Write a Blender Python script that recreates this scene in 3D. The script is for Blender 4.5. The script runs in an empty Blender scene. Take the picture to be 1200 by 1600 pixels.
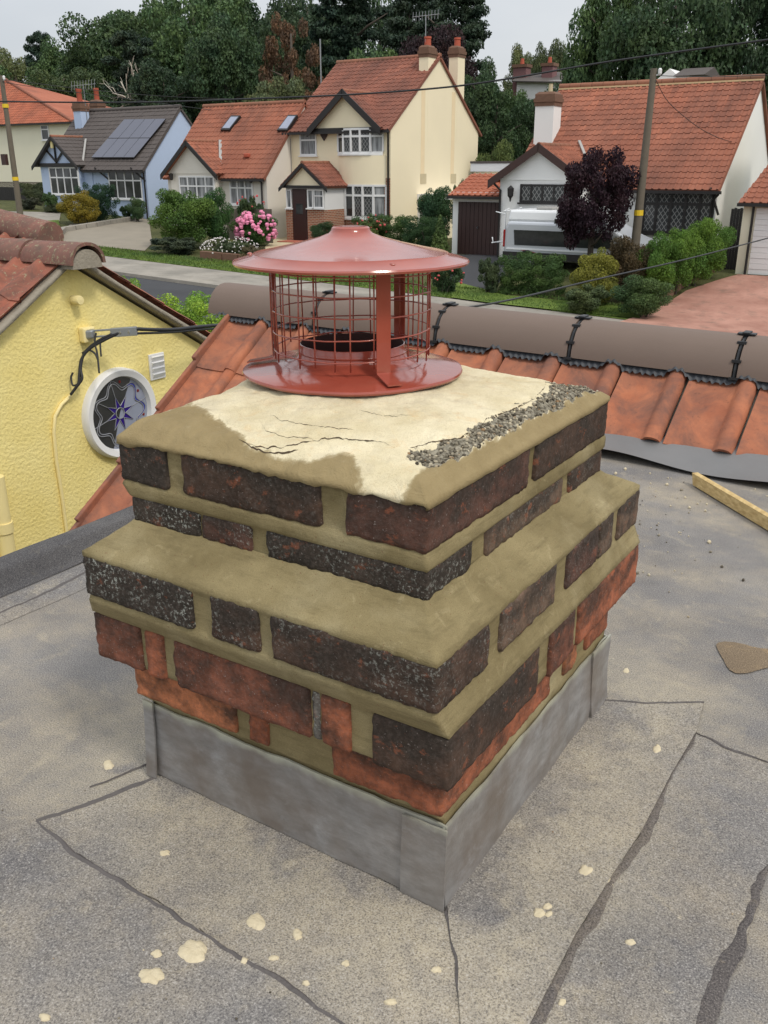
import bpy, math, random
import numpy as np
from mathutils import Vector, Matrix, noise, geometry

# ---------------------------------------------------------------- camera
FPX, PITCH, ROLL, YAW = 1415.66, 0.3646, -0.0018, -0.5703      # focal length for a 1200 x 1600 picture
CAM = Vector((0.4473, -0.8118, 0.9066))
sc = bpy.context.scene
COL = sc.collection
_F = Vector((math.sin(YAW)*math.cos(PITCH), math.cos(YAW)*math.cos(PITCH), -math.sin(PITCH)))
_R0 = Vector((math.cos(YAW), -math.sin(YAW), 0)); _U0 = _R0.cross(_F)
_R = _R0*math.cos(ROLL)+_U0*math.sin(ROLL); _U = -_R0*math.sin(ROLL)+_U0*math.cos(ROLL)
cd = bpy.data.cameras.new('camera'); cam = bpy.data.objects.new('camera', cd); COL.objects.link(cam)
cd.sensor_fit = 'VERTICAL'; cd.sensor_height = 32.0; cd.lens = 32.0*FPX/1600.0
cd.clip_start = 0.05; cd.clip_end = 2000
m3 = Matrix((_R, _U, -_F)).transposed()
cam.matrix_world = Matrix.Translation(CAM) @ m3.to_4x4()
sc.camera = cam

# ---------------------------------------------------------------- light
SUN_DIR = Vector((0.86, -0.27, 1.12)).normalized()               # towards the sun
EL = math.asin(SUN_DIR.z); AZ = math.atan2(SUN_DIR.x, SUN_DIR.y)
w = bpy.data.worlds.new('World'); sc.world = w; w.use_nodes = True
nt = w.node_tree; nt.nodes.clear()
N = nt.nodes.new; K = nt.links.new
out = N('ShaderNodeOutputWorld'); bg1 = N('ShaderNodeBackground'); bg2 = N('ShaderNodeBackground'); mx = N('ShaderNodeMixShader')
sky = N('ShaderNodeTexSky'); sky.sky_type = 'NISHITA'; sky.sun_disc = False
sky.sun_elevation = EL; sky.sun_rotation = AZ; sky.dust_density = 2.0
bg1.inputs[1].default_value = 0.10
tc = N('ShaderNodeTexCoord'); nz = N('ShaderNodeTexNoise'); nz.inputs['Scale'].default_value = 2.6; nz.inputs['Detail'].default_value = 6
mp = N('ShaderNodeMapping'); mp.inputs['Scale'].default_value = (1, 1, 2.6)
cr = N('ShaderNodeValToRGB')
cr.color_ramp.elements[0].position = 0.30; cr.color_ramp.elements[0].color = (0.66, 0.69, 0.73, 1)
cr.color_ramp.elements[1].position = 0.70; cr.color_ramp.elements[1].color = (0.84, 0.855, 0.87, 1)
K(tc.outputs['Generated'], mp.inputs[0]); K(mp.outputs[0], nz.inputs['Vector']); K(nz.outputs['Fac'], cr.inputs[0])
K(sky.outputs[0], bg1.inputs[0]); K(cr.outputs[0], bg2.inputs[0]); 
sxyz = N('ShaderNodeSeparateXYZ'); K(tc.outputs['Generated'], sxyz.inputs[0])
mm = N('ShaderNodeMath'); mm.operation = 'MAXIMUM'; mm.inputs[1].default_value = 0.0; K(sxyz.outputs[2], mm.inputs[0])
ma = N('ShaderNodeMath'); ma.operation = 'MULTIPLY_ADD'; ma.inputs[1].default_value = 1.0; ma.inputs[2].default_value = 0.80; K(mm.outputs[0], ma.inputs[0]); K(ma.outputs[0], bg2.inputs[1])
mx.inputs[0].default_value = 0.85                                  # overcast: mostly cloud, some sky through it
K(bg1.outputs[0], mx.inputs[1]); K(bg2.outputs[0], mx.inputs[2]); K(mx.outputs[0], out.inputs[0])
sl = bpy.data.lights.new('sun', 'SUN'); sl.energy = 1.5; sl.angle = math.radians(11); sl.color = (1.0, 0.93, 0.82)
so = bpy.data.objects.new('sun', sl); COL.objects.link(so)
so.rotation_euler = SUN_DIR.to_track_quat('Z', 'Y').to_euler(); so.location = (4, -3, 8)
sc.view_settings.view_transform = 'Standard'; sc.view_settings.look = 'None'
sc.view_settings.exposure = 0.12; sc.view_settings.gamma = 1.0; sc.view_settings.use_curve_mapping = False
sc.render.engine = 'CYCLES'; sc.cycles.max_bounces = 5; sc.cycles.transparent_max_bounces = 8

# ---------------------------------------------------------------- picture point -> place
def ray(px, py): return _F + _R*((px-600)/FPX) - _U*((py-800)/FPX)
def Pz(px, py, z): d = ray(px, py); return CAM + d*((z-CAM.z)/d.z)
def Py(px, py, Y): d = ray(px, py); return CAM + d*((Y-CAM.y)/d.y)
def Px(px, py, X): d = ray(px, py); return CAM + d*((X-CAM.x)/d.x)
def pix(p):
    d = Vector(p)-CAM; q = d.dot(_F); return 600+FPX*d.dot(_R)/q, 800-FPX*d.dot(_U)/q

# ---------------------------------------------------------------- mesh helpers
W = {}
def lin(c): return tuple(((v/255)/12.92 if v/255 <= 0.04045 else ((v/255+0.055)/1.055)**2.4) for v in c)
class MB:
    def __init__(s): s.v = []; s.f = []; s.col = None
    def add(s, v, f):
        o = len(s.v); s.v += [tuple(p) for p in v]; s.f += [tuple(i+o for i in q) for q in f]; return s
    def box(s, x0, x1, y0, y1, z0, z1):
        v = [(x, y, z) for z in (z0, z1) for y in (y0, y1) for x in (x0, x1)]
        return s.add(v, [(0, 2, 3, 1), (4, 5, 7, 6), (0, 1, 5, 4), (2, 6, 7, 3), (0, 4, 6, 2), (1, 3, 7, 5)])
    def bar(s, a, b, wd, ht, up=(0, 0, 1)):                        # square bar from a to b
        a = Vector(a); b = Vector(b); d = (b-a).normalized(); u = Vector(up); sd = d.cross(u)
        if sd.length < 1e-4: sd = d.cross(Vector((0, 1, 0)))
        sd.normalize(); u = sd.cross(d).normalized()
        v = []
        for p in (a, b):
            for i, j in ((-1, -1), (1, -1), (1, 1), (-1, 1)): v.append(p+sd*(wd/2*i)+u*(ht/2*j))
        return s.add(v, [(0, 3, 2, 1), (4, 5, 6, 7), (0, 1, 5, 4), (1, 2, 6, 5), (2, 3, 7, 6), (3, 0, 4, 7)])
    def prism(s, poly, vec):
        n = len(poly); vec = Vector(vec); a = [Vector(p) for p in poly]; b = [p+vec for p in a]
        f = [tuple(range(n)), tuple(range(2*n-1, n-1, -1))]
        f += [(i, i+n, (i+1) % n+n, (i+1) % n) for i in range(n)]
        return s.add(a+b, f)
    def tube(s, pts, r, n=8, closed=False, cap=True):
        pts = [Vector(p) for p in pts]; m = len(pts); v = []; f = []
        up = Vector((0, 0, 1)); prev = None
        for i, p in enumerate(pts):
            if closed: t = pts[(i+1) % m]-pts[i-1]
            else: t = pts[min(i+1, m-1)]-pts[max(i-1, 0)]
            t.normalize()
            if prev is None:
                q = t.cross(up)
                if q.length < 1e-3: q = t.cross(Vector((1, 0, 0)))
                q.normalize()
            else:
                q = prev - t*prev.dot(t); q.normalize()
            prev = q; b = t.cross(q); rr = r[i] if isinstance(r, (list, tuple)) else r
            for k in range(n):
                a = 2*math.pi*k/n; v.append(p+(q*math.cos(a)+b*math.sin(a))*rr)
        for i in range(m if closed else m-1):
            for k in range(n):
                j = (i+1) % m; f.append((i*n+k, i*n+(k+1) % n, j*n+(k+1) % n, j*n+k))
        if cap and not closed: f.append(tuple(range(n-1, -1, -1))); f.append(tuple(range((m-1)*n, m*n)))
        return s.add(v, f)
    def lathe(s, prof, c, n=32, axis='Z'):                         # prof: (radius, height)
        v = []; f = []; m = len(prof); c = Vector(c)
        for r, h in prof:
            for k in range(n):
                a = 2*math.pi*k/n; p = Vector((r*math.cos(a), r*math.sin(a), h))
                if axis == 'X': p = Vector((h, p.x, p.y))
                if axis == 'Y': p = Vector((p.x, h, p.y))
                v.append(c+p)
        for i in range(m-1):
            for k in range(n): f.append((i*n+k, i*n+(k+1) % n, (i+1)*n+(k+1) % n, (i+1)*n+k))
        return s.add(v, f)
    def grid(s, fn, nu, nv, flip=False):
        v = [fn(i/nu, j/nv) for j in range(nv+1) for i in range(nu+1)]; f = []
        for j in range(nv):
            for i in range(nu):
                a = j*(nu+1)+i; q = (a, a+1, a+nu+2, a+nu+1); f.append(q[::-1] if flip else q)
        return s.add(v, f)
    def mesh(s, name, origin):
        me = bpy.data.meshes.new(name); o = np.array(origin)
        me.from_pydata([tuple(np.array(p)-o) for p in s.v] if len(s.v) < 4000 else (np.array([tuple(p) for p in s.v])-o).tolist(), [], s.f)
        if s.col:
            at = me.color_attributes.new('paint', 'FLOAT_COLOR', 'POINT')
            at.data.foreach_set('color', np.array(s.col, dtype=np.float32).ravel())
        return me
    def center(s):
        a = np.array([tuple(p) for p in s.v]); return (a.min(0)+a.max(0))/2
    def base(s):
        a = np.array([tuple(p) for p in s.v]); c = (a.min(0)+a.max(0))/2; c[2] = a[:, 2].min(); return c
    def build(s, name, mt, parent=None, smooth=False, bevel=0, color=None, kind=None, label=None):
        org = s.base() if parent is None else s.center()
        o = bpy.data.objects.new(name, s.mesh(name, org)); COL.objects.link(o)
        o.location = Vector(org); W[o.name] = Matrix.Translation(Vector(org))
        o.data.materials.append(M[mt])
        if smooth:
            o.data.polygons.foreach_set('use_smooth', [True]*len(o.data.polygons))
            if smooth != 'all': o.data.set_sharp_from_angle(angle=math.radians(smooth if smooth > 1 else 40))
        if bevel:
            b = o.modifiers.new('bevel', 'BEVEL'); b.width = bevel; b.segments = 2; b.limit_method = 'ANGLE'
        if color: o.color = color
        if kind: o['kind'] = kind
        if label: o['label'] = label
        if parent is not None: adopt(o, parent)
        return o
def adopt(o, p): o.parent = p; o.matrix_parent_inverse = W[p.name].inverted()
def tag(o, label, cat, group=None):
    o['label'] = label; o['category'] = cat
    if group: o['group'] = group
    return o
def thing(name, label, cat, loc, group=None):
    o = bpy.data.objects.new(name, None); COL.objects.link(o); o.location = loc; o.empty_display_size = 0.1
    W[o.name] = Matrix.Translation(Vector(loc)); return tag(o, label, cat, group)
def inst(name, me, mat4, parent=None, color=None):
    o = bpy.data.objects.new(name, me); COL.objects.link(o); o.matrix_basis = mat4; W[o.name] = mat4.copy()
    if color: o.color = color
    if parent is not None: adopt(o, parent)
    return o
def structure(o): o['kind'] = 'structure'; return o
def n3(p, s=1.0, seed=0.0): return noise.noise(Vector(p)*s+Vector((seed, seed*1.7, -seed)))
def fbm(p, s, seed=0.0, o=3):
    t = 0; a = 1
    for i in range(o): t += a*n3(p, s*2**i, seed+i*13.1); a *= .5
    return t

# ---------------------------------------------------------------- materials
M = {}
class MT:
    """small node builder"""
    def __init__(s, name, rough=0.8, metal=0.0, spec=0.5):
        s.m = bpy.data.materials.new(name); s.m.use_nodes = True; s.t = s.m.node_tree; s.b = s.t.nodes['Principled BSDF']
        s.b.inputs['Roughness'].default_value = rough; s.b.inputs['Metallic'].default_value = metal
        s.b.inputs['Specular IOR Level'].default_value = spec; M[name] = s.m; s.co = None
    def n(s, k): return s.t.nodes.new(k)
    def k(s, a, b): s.t.links.new(a, b)
    def pos(s, scale=(1, 1, 1)):
        g = s.n('ShaderNodeNewGeometry')
        if scale == (1, 1, 1): return g.outputs['Position']
        v = s.n('ShaderNodeVectorMath'); v.operation = 'MULTIPLY'; v.inputs[1].default_value = scale; s.k(g.outputs['Position'], v.inputs[0]); return v.outputs[0]
    def noise(s, scale, detail=4, rough=0.55, vec=None, dist=0.0):
        x = s.n('ShaderNodeTexNoise'); x.inputs['Scale'].default_value = scale; x.inputs['Detail'].default_value = detail
        x.inputs['Roughness'].default_value = rough; x.inputs['Distortion'].default_value = dist
        s.k(vec if vec is not None else s.pos(), x.inputs['Vector']); return x.outputs['Fac']
    def voro(s, scale, vec=None, feature='F1', out='Distance', rnd=1.0):
        x = s.n('ShaderNodeTexVoronoi'); x.inputs['Scale'].default_value = scale; x.feature = feature; x.inputs['Randomness'].default_value = rnd
        s.k(vec if vec is not None else s.pos(), x.inputs['Vector']); return x.outputs[out]
    def ramp(s, fac, stops):
        x = s.n('ShaderNodeValToRGB'); e = x.color_ramp.elements
        while len(e) < len(stops): e.new(0.5)
        for a, (p, c) in zip(e, stops): a.position = p; a.color = (c, c, c, 1) if isinstance(c, (int, float)) else (*c, 1)
        s.k(fac, x.inputs[0]); return x.outputs[0]
    def mix(s, fac, a, b, mode='MIX'):
        x = s.n('ShaderNodeMix'); x.data_type = 'RGBA'; x.blend_type = mode
        for i, val in ((0, fac), (6, a), (7, b)):
            if hasattr(val, 'is_output'): s.k(val, x.inputs[i])
            elif i == 0: x.inputs[0].default_value = val
            else: x.inputs[i].default_value = (*val, 1) if len(val) == 3 else val
        return x.outputs[2]
    def math(s, op, a, b=0.5):
        x = s.n('ShaderNodeMath'); x.operation = op
        for i, val in enumerate((a, b)):
            if hasattr(val, 'is_output'): s.k(val, x.inputs[i])
            else: x.inputs[i].default_value = val
        return x.outputs[0]
    def objcol(s):
        x = s.n('ShaderNodeObjectInfo'); return x
    def island(s):
        g = s.n('ShaderNodeNewGeometry'); return g.outputs['Random Per Island']
    def attr(s, name='paint'):
        x = s.n('ShaderNodeAttribute'); x.attribute_name = name; return x
    def bump(s, h, strength=0.3, dist=0.01):
        x = s.n('ShaderNodeBump'); x.inputs['Strength'].default_value = strength; x.inputs['Distance'].default_value = dist
        s.k(h, x.inputs['Height'])
        if s.b.inputs['Normal'].is_linked: s.k(s.b.inputs['Normal'].links[0].from_socket, x.inputs['Normal'])
        s.k(x.outputs[0], s.b.inputs['Normal']); return s
    def base(s, c):
        if hasattr(c, 'is_output'): s.k(c, s.b.inputs['Base Color'])
        else: s.b.inputs['Base Color'].default_value = (*c, 1)
        return s
    def rough(s, c): s.k(c, s.b.inputs['Roughness']); return s

def plain(name, c, rough=0.7, var=0.15, sc_=3.0, metal=0.0, bump=0.0, bsc=40.0, spec=0.5):
    m = MT(name, rough, metal, spec); c = lin(c)
    a = tuple(v*(1-var) for v in c); b = tuple(min(1, v*(1+var)) for v in c)
    m.base(m.mix(m.noise(sc_, 5), a, b))
    if bump: m.bump(m.noise(bsc, 4), bump, 0.01)
    return m
# ================================================================= near materials
m = MT('old_brick', 0.9, spec=0.25)
oi = m.objcol(); c0 = oi.outputs['Color']
f1 = m.noise(22, 8, 0.65); f2 = m.noise(180, 3, 0.6); f3 = m.noise(60, 6, 0.7)
c = m.mix(m.ramp(f1, [(0.40, 0.0), (0.62, 1.0)]), m.mix(1.0, c0, (0.62, 0.60, 0.58), 'MULTIPLY'), m.mix(1.0, c0, (1.25, 1.15, 1.1), 'MULTIPLY'))
gn = m.n('ShaderNodeTexCoord'); gs = m.n('ShaderNodeSeparateXYZ'); m.k(gn.outputs['Generated'], gs.inputs[0])
sw = m.math('ADD', m.noise(11, 6, 0.62, vec=m.pos((1, 1, 1.6))), m.math('MULTIPLY', m.math('SUBTRACT', gs.outputs[2], 0.5), 0.22))
c = m.mix(m.ramp(sw, [(0.45, 0.0), (0.62, 0.8)]), c, (0.036, 0.029, 0.023))
c = m.mix(m.ramp(f3, [(0.46, 0.0), (0.70, 0.55)]), c, (0.030, 0.025, 0.020))
c = m.mix(m.ramp(m.noise(38, 7, 0.7, vec=m.pos((1, 1, 1.4))), [(0.585, 0.0), (0.66, 0.8)]), c, m.mix(0.55, c0, (0.36, 0.105, 0.045)))
c = m.mix(m.math('MULTIPLY', m.ramp(f2, [(0.45, 0.0), (0.75, 0.5)]), 0.5), c, (0.20, 0.155, 0.135))
li = m.math('MULTIPLY', m.ramp(m.noise(190, 6, 0.75), [(0.55, 0.0), (0.585, 1.0)]), m.ramp(m.noise(13, 4, 0.6), [(0.42, 0.08), (0.58, 1.0)]))
li = m.math('MULTIPLY', li, oi.outputs['Alpha'])
wh = m.math('MULTIPLY', m.ramp(m.noise(330, 2, 0.5), [(0.69, 0.0), (0.73, 1.0)]), 0.55)
c = m.mix(li, c, m.mix(m.noise(300, 2), (0.24, 0.25, 0.21), (0.48, 0.49, 0.45)))
c = m.mix(wh, c, (0.42, 0.37, 0.34))
m.base(c); m.bump(m.noise(260, 6, 0.75), 0.6, 0.003); m.bump(m.noise(70, 5, 0.7), 0.5, 0.006)

m = MT('fresh_mortar', 0.82, spec=0.3)
c = m.mix(m.ramp(m.noise(7, 6, 0.6), [(0.35, 0.0), (0.68, 1.0)]), lin((122, 109, 75)), lin((156, 142, 104)))
c = m.mix(m.ramp(m.noise(26, 6, 0.65, dist=1.2), [(0.58, 0.0), (0.75, 0.6)]), c, lin((182, 168, 130)))
c = m.mix(m.ramp(m.noise(9, 6, 0.7, vec=m.pos((1.5, 1.5, 14))), [(0.50, 0.0), (0.68, 0.5)]), c, lin((98, 87, 58)))
c = m.mix(m.ramp(m.noise(4.5, 5, 0.6), [(0.52, 0.0), (0.70, 0.6)]), c, lin((184, 172, 136)))
c = m.mix(m.ramp(m.noise(900, 2), [(0.3, 0.35), (0.6, 0.0)]), c, lin((84, 72, 48)))
c = m.mix(m.ramp(m.noise(330, 1), [(0.72, 0.0), (0.76, 0.7)]), c, lin((110, 72, 52)))
m.base(c); m.bump(m.noise(650, 4, 0.75), 0.4, 0.0016); m.bump(m.noise(60, 6, 0.65, dist=0.6), 0.4, 0.005); m.bump(m.noise(30, 5, 0.7, vec=m.pos((1, 1, 9))), 0.25, 0.004)

m = MT('flaunching', 0.9, spec=0.25)
at = m.attr(); sp = m.n('ShaderNodeSeparateColor'); m.k(at.outputs['Color'], sp.inputs[0])
cream = m.mix(m.ramp(m.noise(14, 7, 0.6), [(0.35, 0.0), (0.66, 1.0)]), lin((206, 193, 158)), lin((226, 215, 184)))
cream = m.mix(m.ramp(m.noise(24, 7, 0.72, dist=0.8), [(0.54, 0.0), (0.74, 0.55)]), cream, lin((204, 168, 118)))
cream = m.mix(m.ramp(m.noise(16, 6, 0.6), [(0.56, 0.0), (0.72, 0.5)]), cream, lin((192, 182, 158)))
cream = m.mix(m.ramp(m.noise(150, 4, 0.7), [(0.70, 0.0), (0.75, 0.6)]), cream, lin((120, 92, 60)))
cream = m.mix(m.ramp(m.noise(9, 9, 0.62, dist=1.6), [(0.495, 0.0), (0.5, 0.22), (0.505, 0.0)]), cream, lin((150, 128, 88)))
kh = m.mix(m.noise(30, 5), lin((130, 114, 80)), lin((158, 141, 104)))
jn = m.math('MULTIPLY', m.math('SUBTRACT', m.noise(75, 6, 0.7), 0.5), 1.3)
c = m.mix(m.ramp(m.math('ADD', sp.outputs[0], jn), [(0.30, 0.0), (0.56, 0.75), (0.85, 1.0)]), cream, kh)
ag = m.mix(m.ramp(m.noise(170, 3), [(0.35, 0.0), (0.65, 1.0)]), lin((66, 62, 52)), lin((156, 150, 134)))
c = m.mix(m.ramp(m.math('ADD', sp.outputs[1], jn), [(0.45, 0.0), (0.55, 1.0)]), c, ag)
c = m.mix(m.ramp(m.noise(700, 2), [(0.28, 0.3), (0.5, 0.0)]), c, lin((130, 108, 70)))
m.base(c); m.bump(m.noise(420, 4, 0.7), 0.35, 0.002); m.bump(m.noise(45, 6, 0.65, dist=0.8), 0.5, 0.008)

m = MT('aggregate', 0.9, spec=0.3)
m.base(m.ramp(m.island(), [(0.0, lin((58, 53, 45))), (0.25, lin((104, 97, 84))), (0.6, lin((142, 134, 117))), (0.88, lin((192, 182, 158))), (1.0, lin((140, 108, 74)))]))
m.bump(m.noise(700, 3), 0.4, 0.002)

m = MT('lead_sheet', 0.44, 0.3, 0.5)
v = m.pos((3, 3, 9))
c = m.mix(m.ramp(m.noise(6, 7, 0.65, vec=v), [(0.35, 0.0), (0.65, 1.0)]), lin((132, 130, 128)), lin((160, 158, 157)))
c = m.mix(m.ramp(m.noise(9, 5, 0.6), [(0.40, 0.0), (0.66, 0.85)]), c, lin((122, 112, 103)))
c = m.mix(m.ramp(m.noise(5, 6, 0.7, vec=m.pos((3, 3, 4))), [(0.58, 0.0), (0.80, 0.6)]), c, lin((182, 184, 187)))
sz = m.n('ShaderNodeSeparateXYZ'); m.k(m.pos(), sz.inputs[0])
ox = m.ramp(m.math('ADD', sz.outputs[2], m.math('MULTIPLY', m.noise(20, 4), 0.03)), [(0.136, 0.0), (0.150, 0.8)])
c = m.mix(ox, c, lin((196, 198, 178)))
m.base(c); m.rough(m.ramp(m.noise(14, 5), [(0.3, 0.36), (0.7, 0.6)])); m.bump(m.noise(26, 5, 0.6), 0.25, 0.01); m.bump(m.noise(260, 3), 0.12, 0.002)

m = MT('terracotta_enamel', 0.24, 0.0, 0.65)
c = m.mix(m.ramp(m.noise(18, 5), [(0.3, 0.0), (0.7, 1.0)]), lin((148, 68, 53)), lin((161, 79, 63)))
c = m.mix(m.ramp(m.noise(60, 5, 0.7), [(0.70, 0.0), (0.78, 0.35)]), c, lin((188, 120, 96)))
m.base(c); m.rough(m.ramp(m.noise(25, 6, 0.7), [(0.3, 0.14), (0.75, 0.22)])); m.b.inputs['Coat Weight'].default_value = 0.35; m.b.inputs['Coat Roughness'].default_value = 0.12
m.bump(m.noise(9, 3), 0.12, 0.02)

def felt_mat(name, warm):
    m = MT(name, 0.93, spec=0.2)
    g = m.mix(m.ramp(m.noise(2.3, 6, 0.6), [(0.36, 0.0), (0.64, 1.0)]), lin((114, 111, 109)), lin((144, 140, 135)))
    g = m.mix(m.ramp(m.noise(3.1, 7, 0.62, vec=m.pos((1.0, 1.25, 1))), [(0.44-warm, 0.0), (0.70-warm, 0.62)]), g, lin((186, 172, 146)))
    g = m.mix(m.ramp(m.noise(13, 7, 0.68, dist=0.7), [(0.56, 0.0), (0.74, 0.45)]), g, lin((204, 190, 160)))
    g = m.mix(m.ramp(m.noise(6, 5, 0.6), [(0.60, 0.0), (0.78, 0.42)]), g, lin((82, 81, 83)))
    # cement dust swept up round the foot of the stack
    dv = m.n('ShaderNodeVectorMath'); dv.operation = 'SUBTRACT'; m.k(m.pos(), dv.inputs[0]); dv.inputs[1].default_value = (-0.245, 0.30, 0)
    ab = m.n('ShaderNodeVectorMath'); ab.operation = 'ABSOLUTE'; m.k(dv.outputs[0], ab.inputs[0]); sx_ = m.n('ShaderNodeSeparateXYZ'); m.k(ab.outputs[0], sx_.inputs[0])
    ds = m.math('MAXIMUM', sx_.outputs[0], sx_.outputs[1]); ds = m.math('ADD', ds, m.math('MULTIPLY', m.math('SUBTRACT', m.noise(7, 6, 0.65), 0.5), 0.42))
    g = m.mix(m.ramp(ds, [(0.29, 0.0), (0.33, 0.52), (0.40, 0.40), (0.52, 0.0)]), g, lin((192, 181, 157)))
    g = m.mix(m.ramp(m.noise(42, 4, 0.6), [(0.70, 0.0), (0.76, 0.55)]), g, lin((216, 204, 178)))
    g = m.mix(m.ramp(m.noise(26, 7, 0.75), [(0.40, 0.0), (0.62, 0.35)]), g, lin((120, 118, 118)))
    s1 = m.noise(430, 2, 0.7)
    g = m.mix(m.ramp(s1, [(0.34, 0.62), (0.50, 0.0)]), g, lin((46, 46, 54)))
    g = m.mix(m.ramp(s1, [(0.56, 0.0), (0.72, 0.55)]), g, lin((206, 202, 196)))
    m.base(g); m.bump(s1, 0.5, 0.003); m.bump(m.noise(11, 4), 0.35, 0.012)
felt_mat('mineral_felt', 0.012); felt_mat('dusty_felt', 0.045)
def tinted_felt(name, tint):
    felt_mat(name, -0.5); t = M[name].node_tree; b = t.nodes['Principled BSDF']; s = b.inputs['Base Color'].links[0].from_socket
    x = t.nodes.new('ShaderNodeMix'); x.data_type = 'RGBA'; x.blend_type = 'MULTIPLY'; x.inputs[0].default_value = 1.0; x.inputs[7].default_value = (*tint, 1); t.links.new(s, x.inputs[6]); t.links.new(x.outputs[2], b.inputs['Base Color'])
tinted_felt('shaded_dark_felt', (0.46, 0.47, 0.5)); tinted_felt('seam_felt', (0.56, 0.53, 0.53)); tinted_felt('wet_sand', (1.0, 0.80, 0.56))
plain('bitumen', (92, 87, 85), 0.7, 0.32, 26, bump=0.5, bsc=150)

def clay(name, a, b, dark, dk=0.5, lichen=0.0):
    m = MT(name, 0.85, spec=0.3); oi = m.objcol()
    c = m.mix(m.ramp(m.noise(9, 6, 0.6), [(0.32, 0.0), (0.68, 1.0)]), lin(a), lin(b))
    c = m.mix(m.math('MULTIPLY', oi.outputs['Random'], 0.35), c, lin(dark))
    c = m.mix(m.ramp(m.noise(6.5, 8, 0.7, dist=0.6), [(0.62-0.25*dk, 0.0), (0.72-0.08*dk, 0.8)]), c, lin(dark))
    c = m.mix(m.ramp(m.noise(70, 5, 0.7), [(0.60, 0.0), (0.72, 0.5)]), c, lin((70, 52, 46)))
    if lichen: c = m.mix(m.ramp(m.noise(34, 6, 0.72), [(0.62-lichen*0.1, 0.0), (0.66-lichen*0.1, 0.8)]), c, lin((146, 140, 112)))
    m.base(c); m.bump(m.noise(300, 4), 0.3, 0.003); m.bump(m.noise(40, 4), 0.3, 0.006); return m
clay('clay_tile', (160, 95, 68), (190, 120, 86), (104, 78, 70), 0.85)
clay('weathered_clay', (146, 86, 68), (172, 104, 82), (98, 74, 66), 0.7, 0.3)
clay('lichen_ridge', (120, 84, 76), (140, 98, 86), (96, 84, 74), 0.8, 0.55)
plain('brown_ridge', (113, 97, 87), 0.78, 0.08, 6, bump=0.2, bsc=500)
plain('black_plastic', (34, 35, 38), 0.45, 0.1, 10)
plain('vent_black', (58, 61, 66), 0.6, 0.12, 10)
plain('lead_apron', (122, 122, 122), 0.5, 0.2, 5, metal=0.3, bump=0.15, bsc=20)
m = MT('timber', 0.75, spec=0.3)
m.base(m.mix(m.ramp(m.noise(14, 6, 0.6, vec=m.pos((4, 1.6, 9))), [(0.35, 0.0), (0.7, 1.0)]), lin((174, 146, 96)), lin((214, 190, 138))))
m.bump(m.noise(60, 4, vec=m.pos((3, 1, 8))), 0.25, 0.004)
m = MT('cream_splash', 0.9, spec=0.25)
m.base(m.mix(m.noise(90, 5), lin((188, 174, 142)), lin((220, 208, 180)))); m.bump(m.noise(160, 4), 0.6, 0.005)
m = MT('yellow_render', 0.85, spec=0.3)
m.base(m.mix(m.ramp(m.noise(3.5, 5), [(0.3, 0.0), (0.7, 1.0)]), lin((238, 219, 140)), lin((245, 229, 158))))
m.bump(m.noise(52, 3, 0.5), 0.42, 0.02); m.bump(m.noise(150, 3, 0.6), 0.35, 0.005)
plain('yellow_paint', (240, 223, 162), 0.6, 0.06, 6)
plain('verge_mortar', (150, 142, 128), 0.9, 0.25, 14, bump=0.6, bsc=60)
plain('white_plastic', (226, 226, 226), 0.4, 0.04, 3)
plain('galvanised', (168, 172, 176), 0.4, 0.15, 20, metal=0.7)
plain('leading', (150, 152, 158), 0.5, 0.15, 20, metal=0.3)
m = MT('dark_glass', 0.08, 0.0, 0.6); m.base(m.mix(m.noise(7, 3), (0.018, 0.02, 0.022), (0.05, 0.052, 0.055)))
plain('pale_glass', (146, 152, 170), 0.15, 0.15, 8); plain('blue_glass', (46, 60, 168), 0.15, 0.25, 20); plain('violet_glass', (44, 22, 120), 0.15, 0.2, 20); plain('red_glass', (120, 30, 30), 0.15, 0.1, 20)

# ================================================================= flat roof of the dormer
fr = MB(); fr.box(-1.30, 3.0, -3.0, 2.16, -0.25, 0.0)
roof = structure(fr.build('flat_roof', 'mineral_felt'))
def wiggle(pts, seed, amp=0.0025, step=0.02):
    out = []
    for a, b in zip(pts[:-1], pts[1:]):
        n = max(1, int((b-a).length/step))
        for i in range(n):
            p = a.lerp(b, i/n); t = (b-a).normalized(); nn = Vector((-t.y, t.x, 0))
            out.append(p+nn*(fbm(p, 22, seed)*amp*2.2))
    out.append(pts[-1]); return out
def zp(pts, z=0.0): return [Pz(a, b, z) for a, b in pts]
L1 = [(245, 1214), (200, 1234), (110, 1268), (55, 1284)]
L2 = [(55, 1284), (130, 1345), (240, 1410), (330, 1470), (430, 1530), (530, 1597), (640, 1680)]
L3 = [(695, 1410), (700, 1450), (712, 1500), (719, 1600), (726, 1700)]
L4 = [(1100, 1097), (1088, 1146), (1050, 1210), (1003, 1300), (957, 1370), (900, 1462), (830, 1600), (775, 1720)]
L5 = [(1255, 1190), (1200, 1350), (1165, 1470), (1115, 1600), (1075, 1720)]
L7 = [(1255, 1205), (1200, 1190), (1140, 1168), (1088, 1146)]
L6 = [(1100, 1097), (1000, 1098), (932, 1092)]
def inside(p, poly):
    c = False; j = len(poly)-1
    for i in range(len(poly)):
        (xi, yi), (xj, yj) = poly[i], poly[j]
        if (yi > p[1]) != (yj > p[1]) and p[0] < (xj-xi)*(p[1]-yi)/(yj-yi)+xi: c = not c
        j = i
    return c
FELT = []
def felt_z(x, y): return max([z for pl_, z in FELT if inside((x, y), pl_)]+[0.0])
def on_felt(px, py, up=0.0): p = Pz(px, py, 0.003); return Pz(px, py, felt_z(p.x, p.y)+up)
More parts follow.
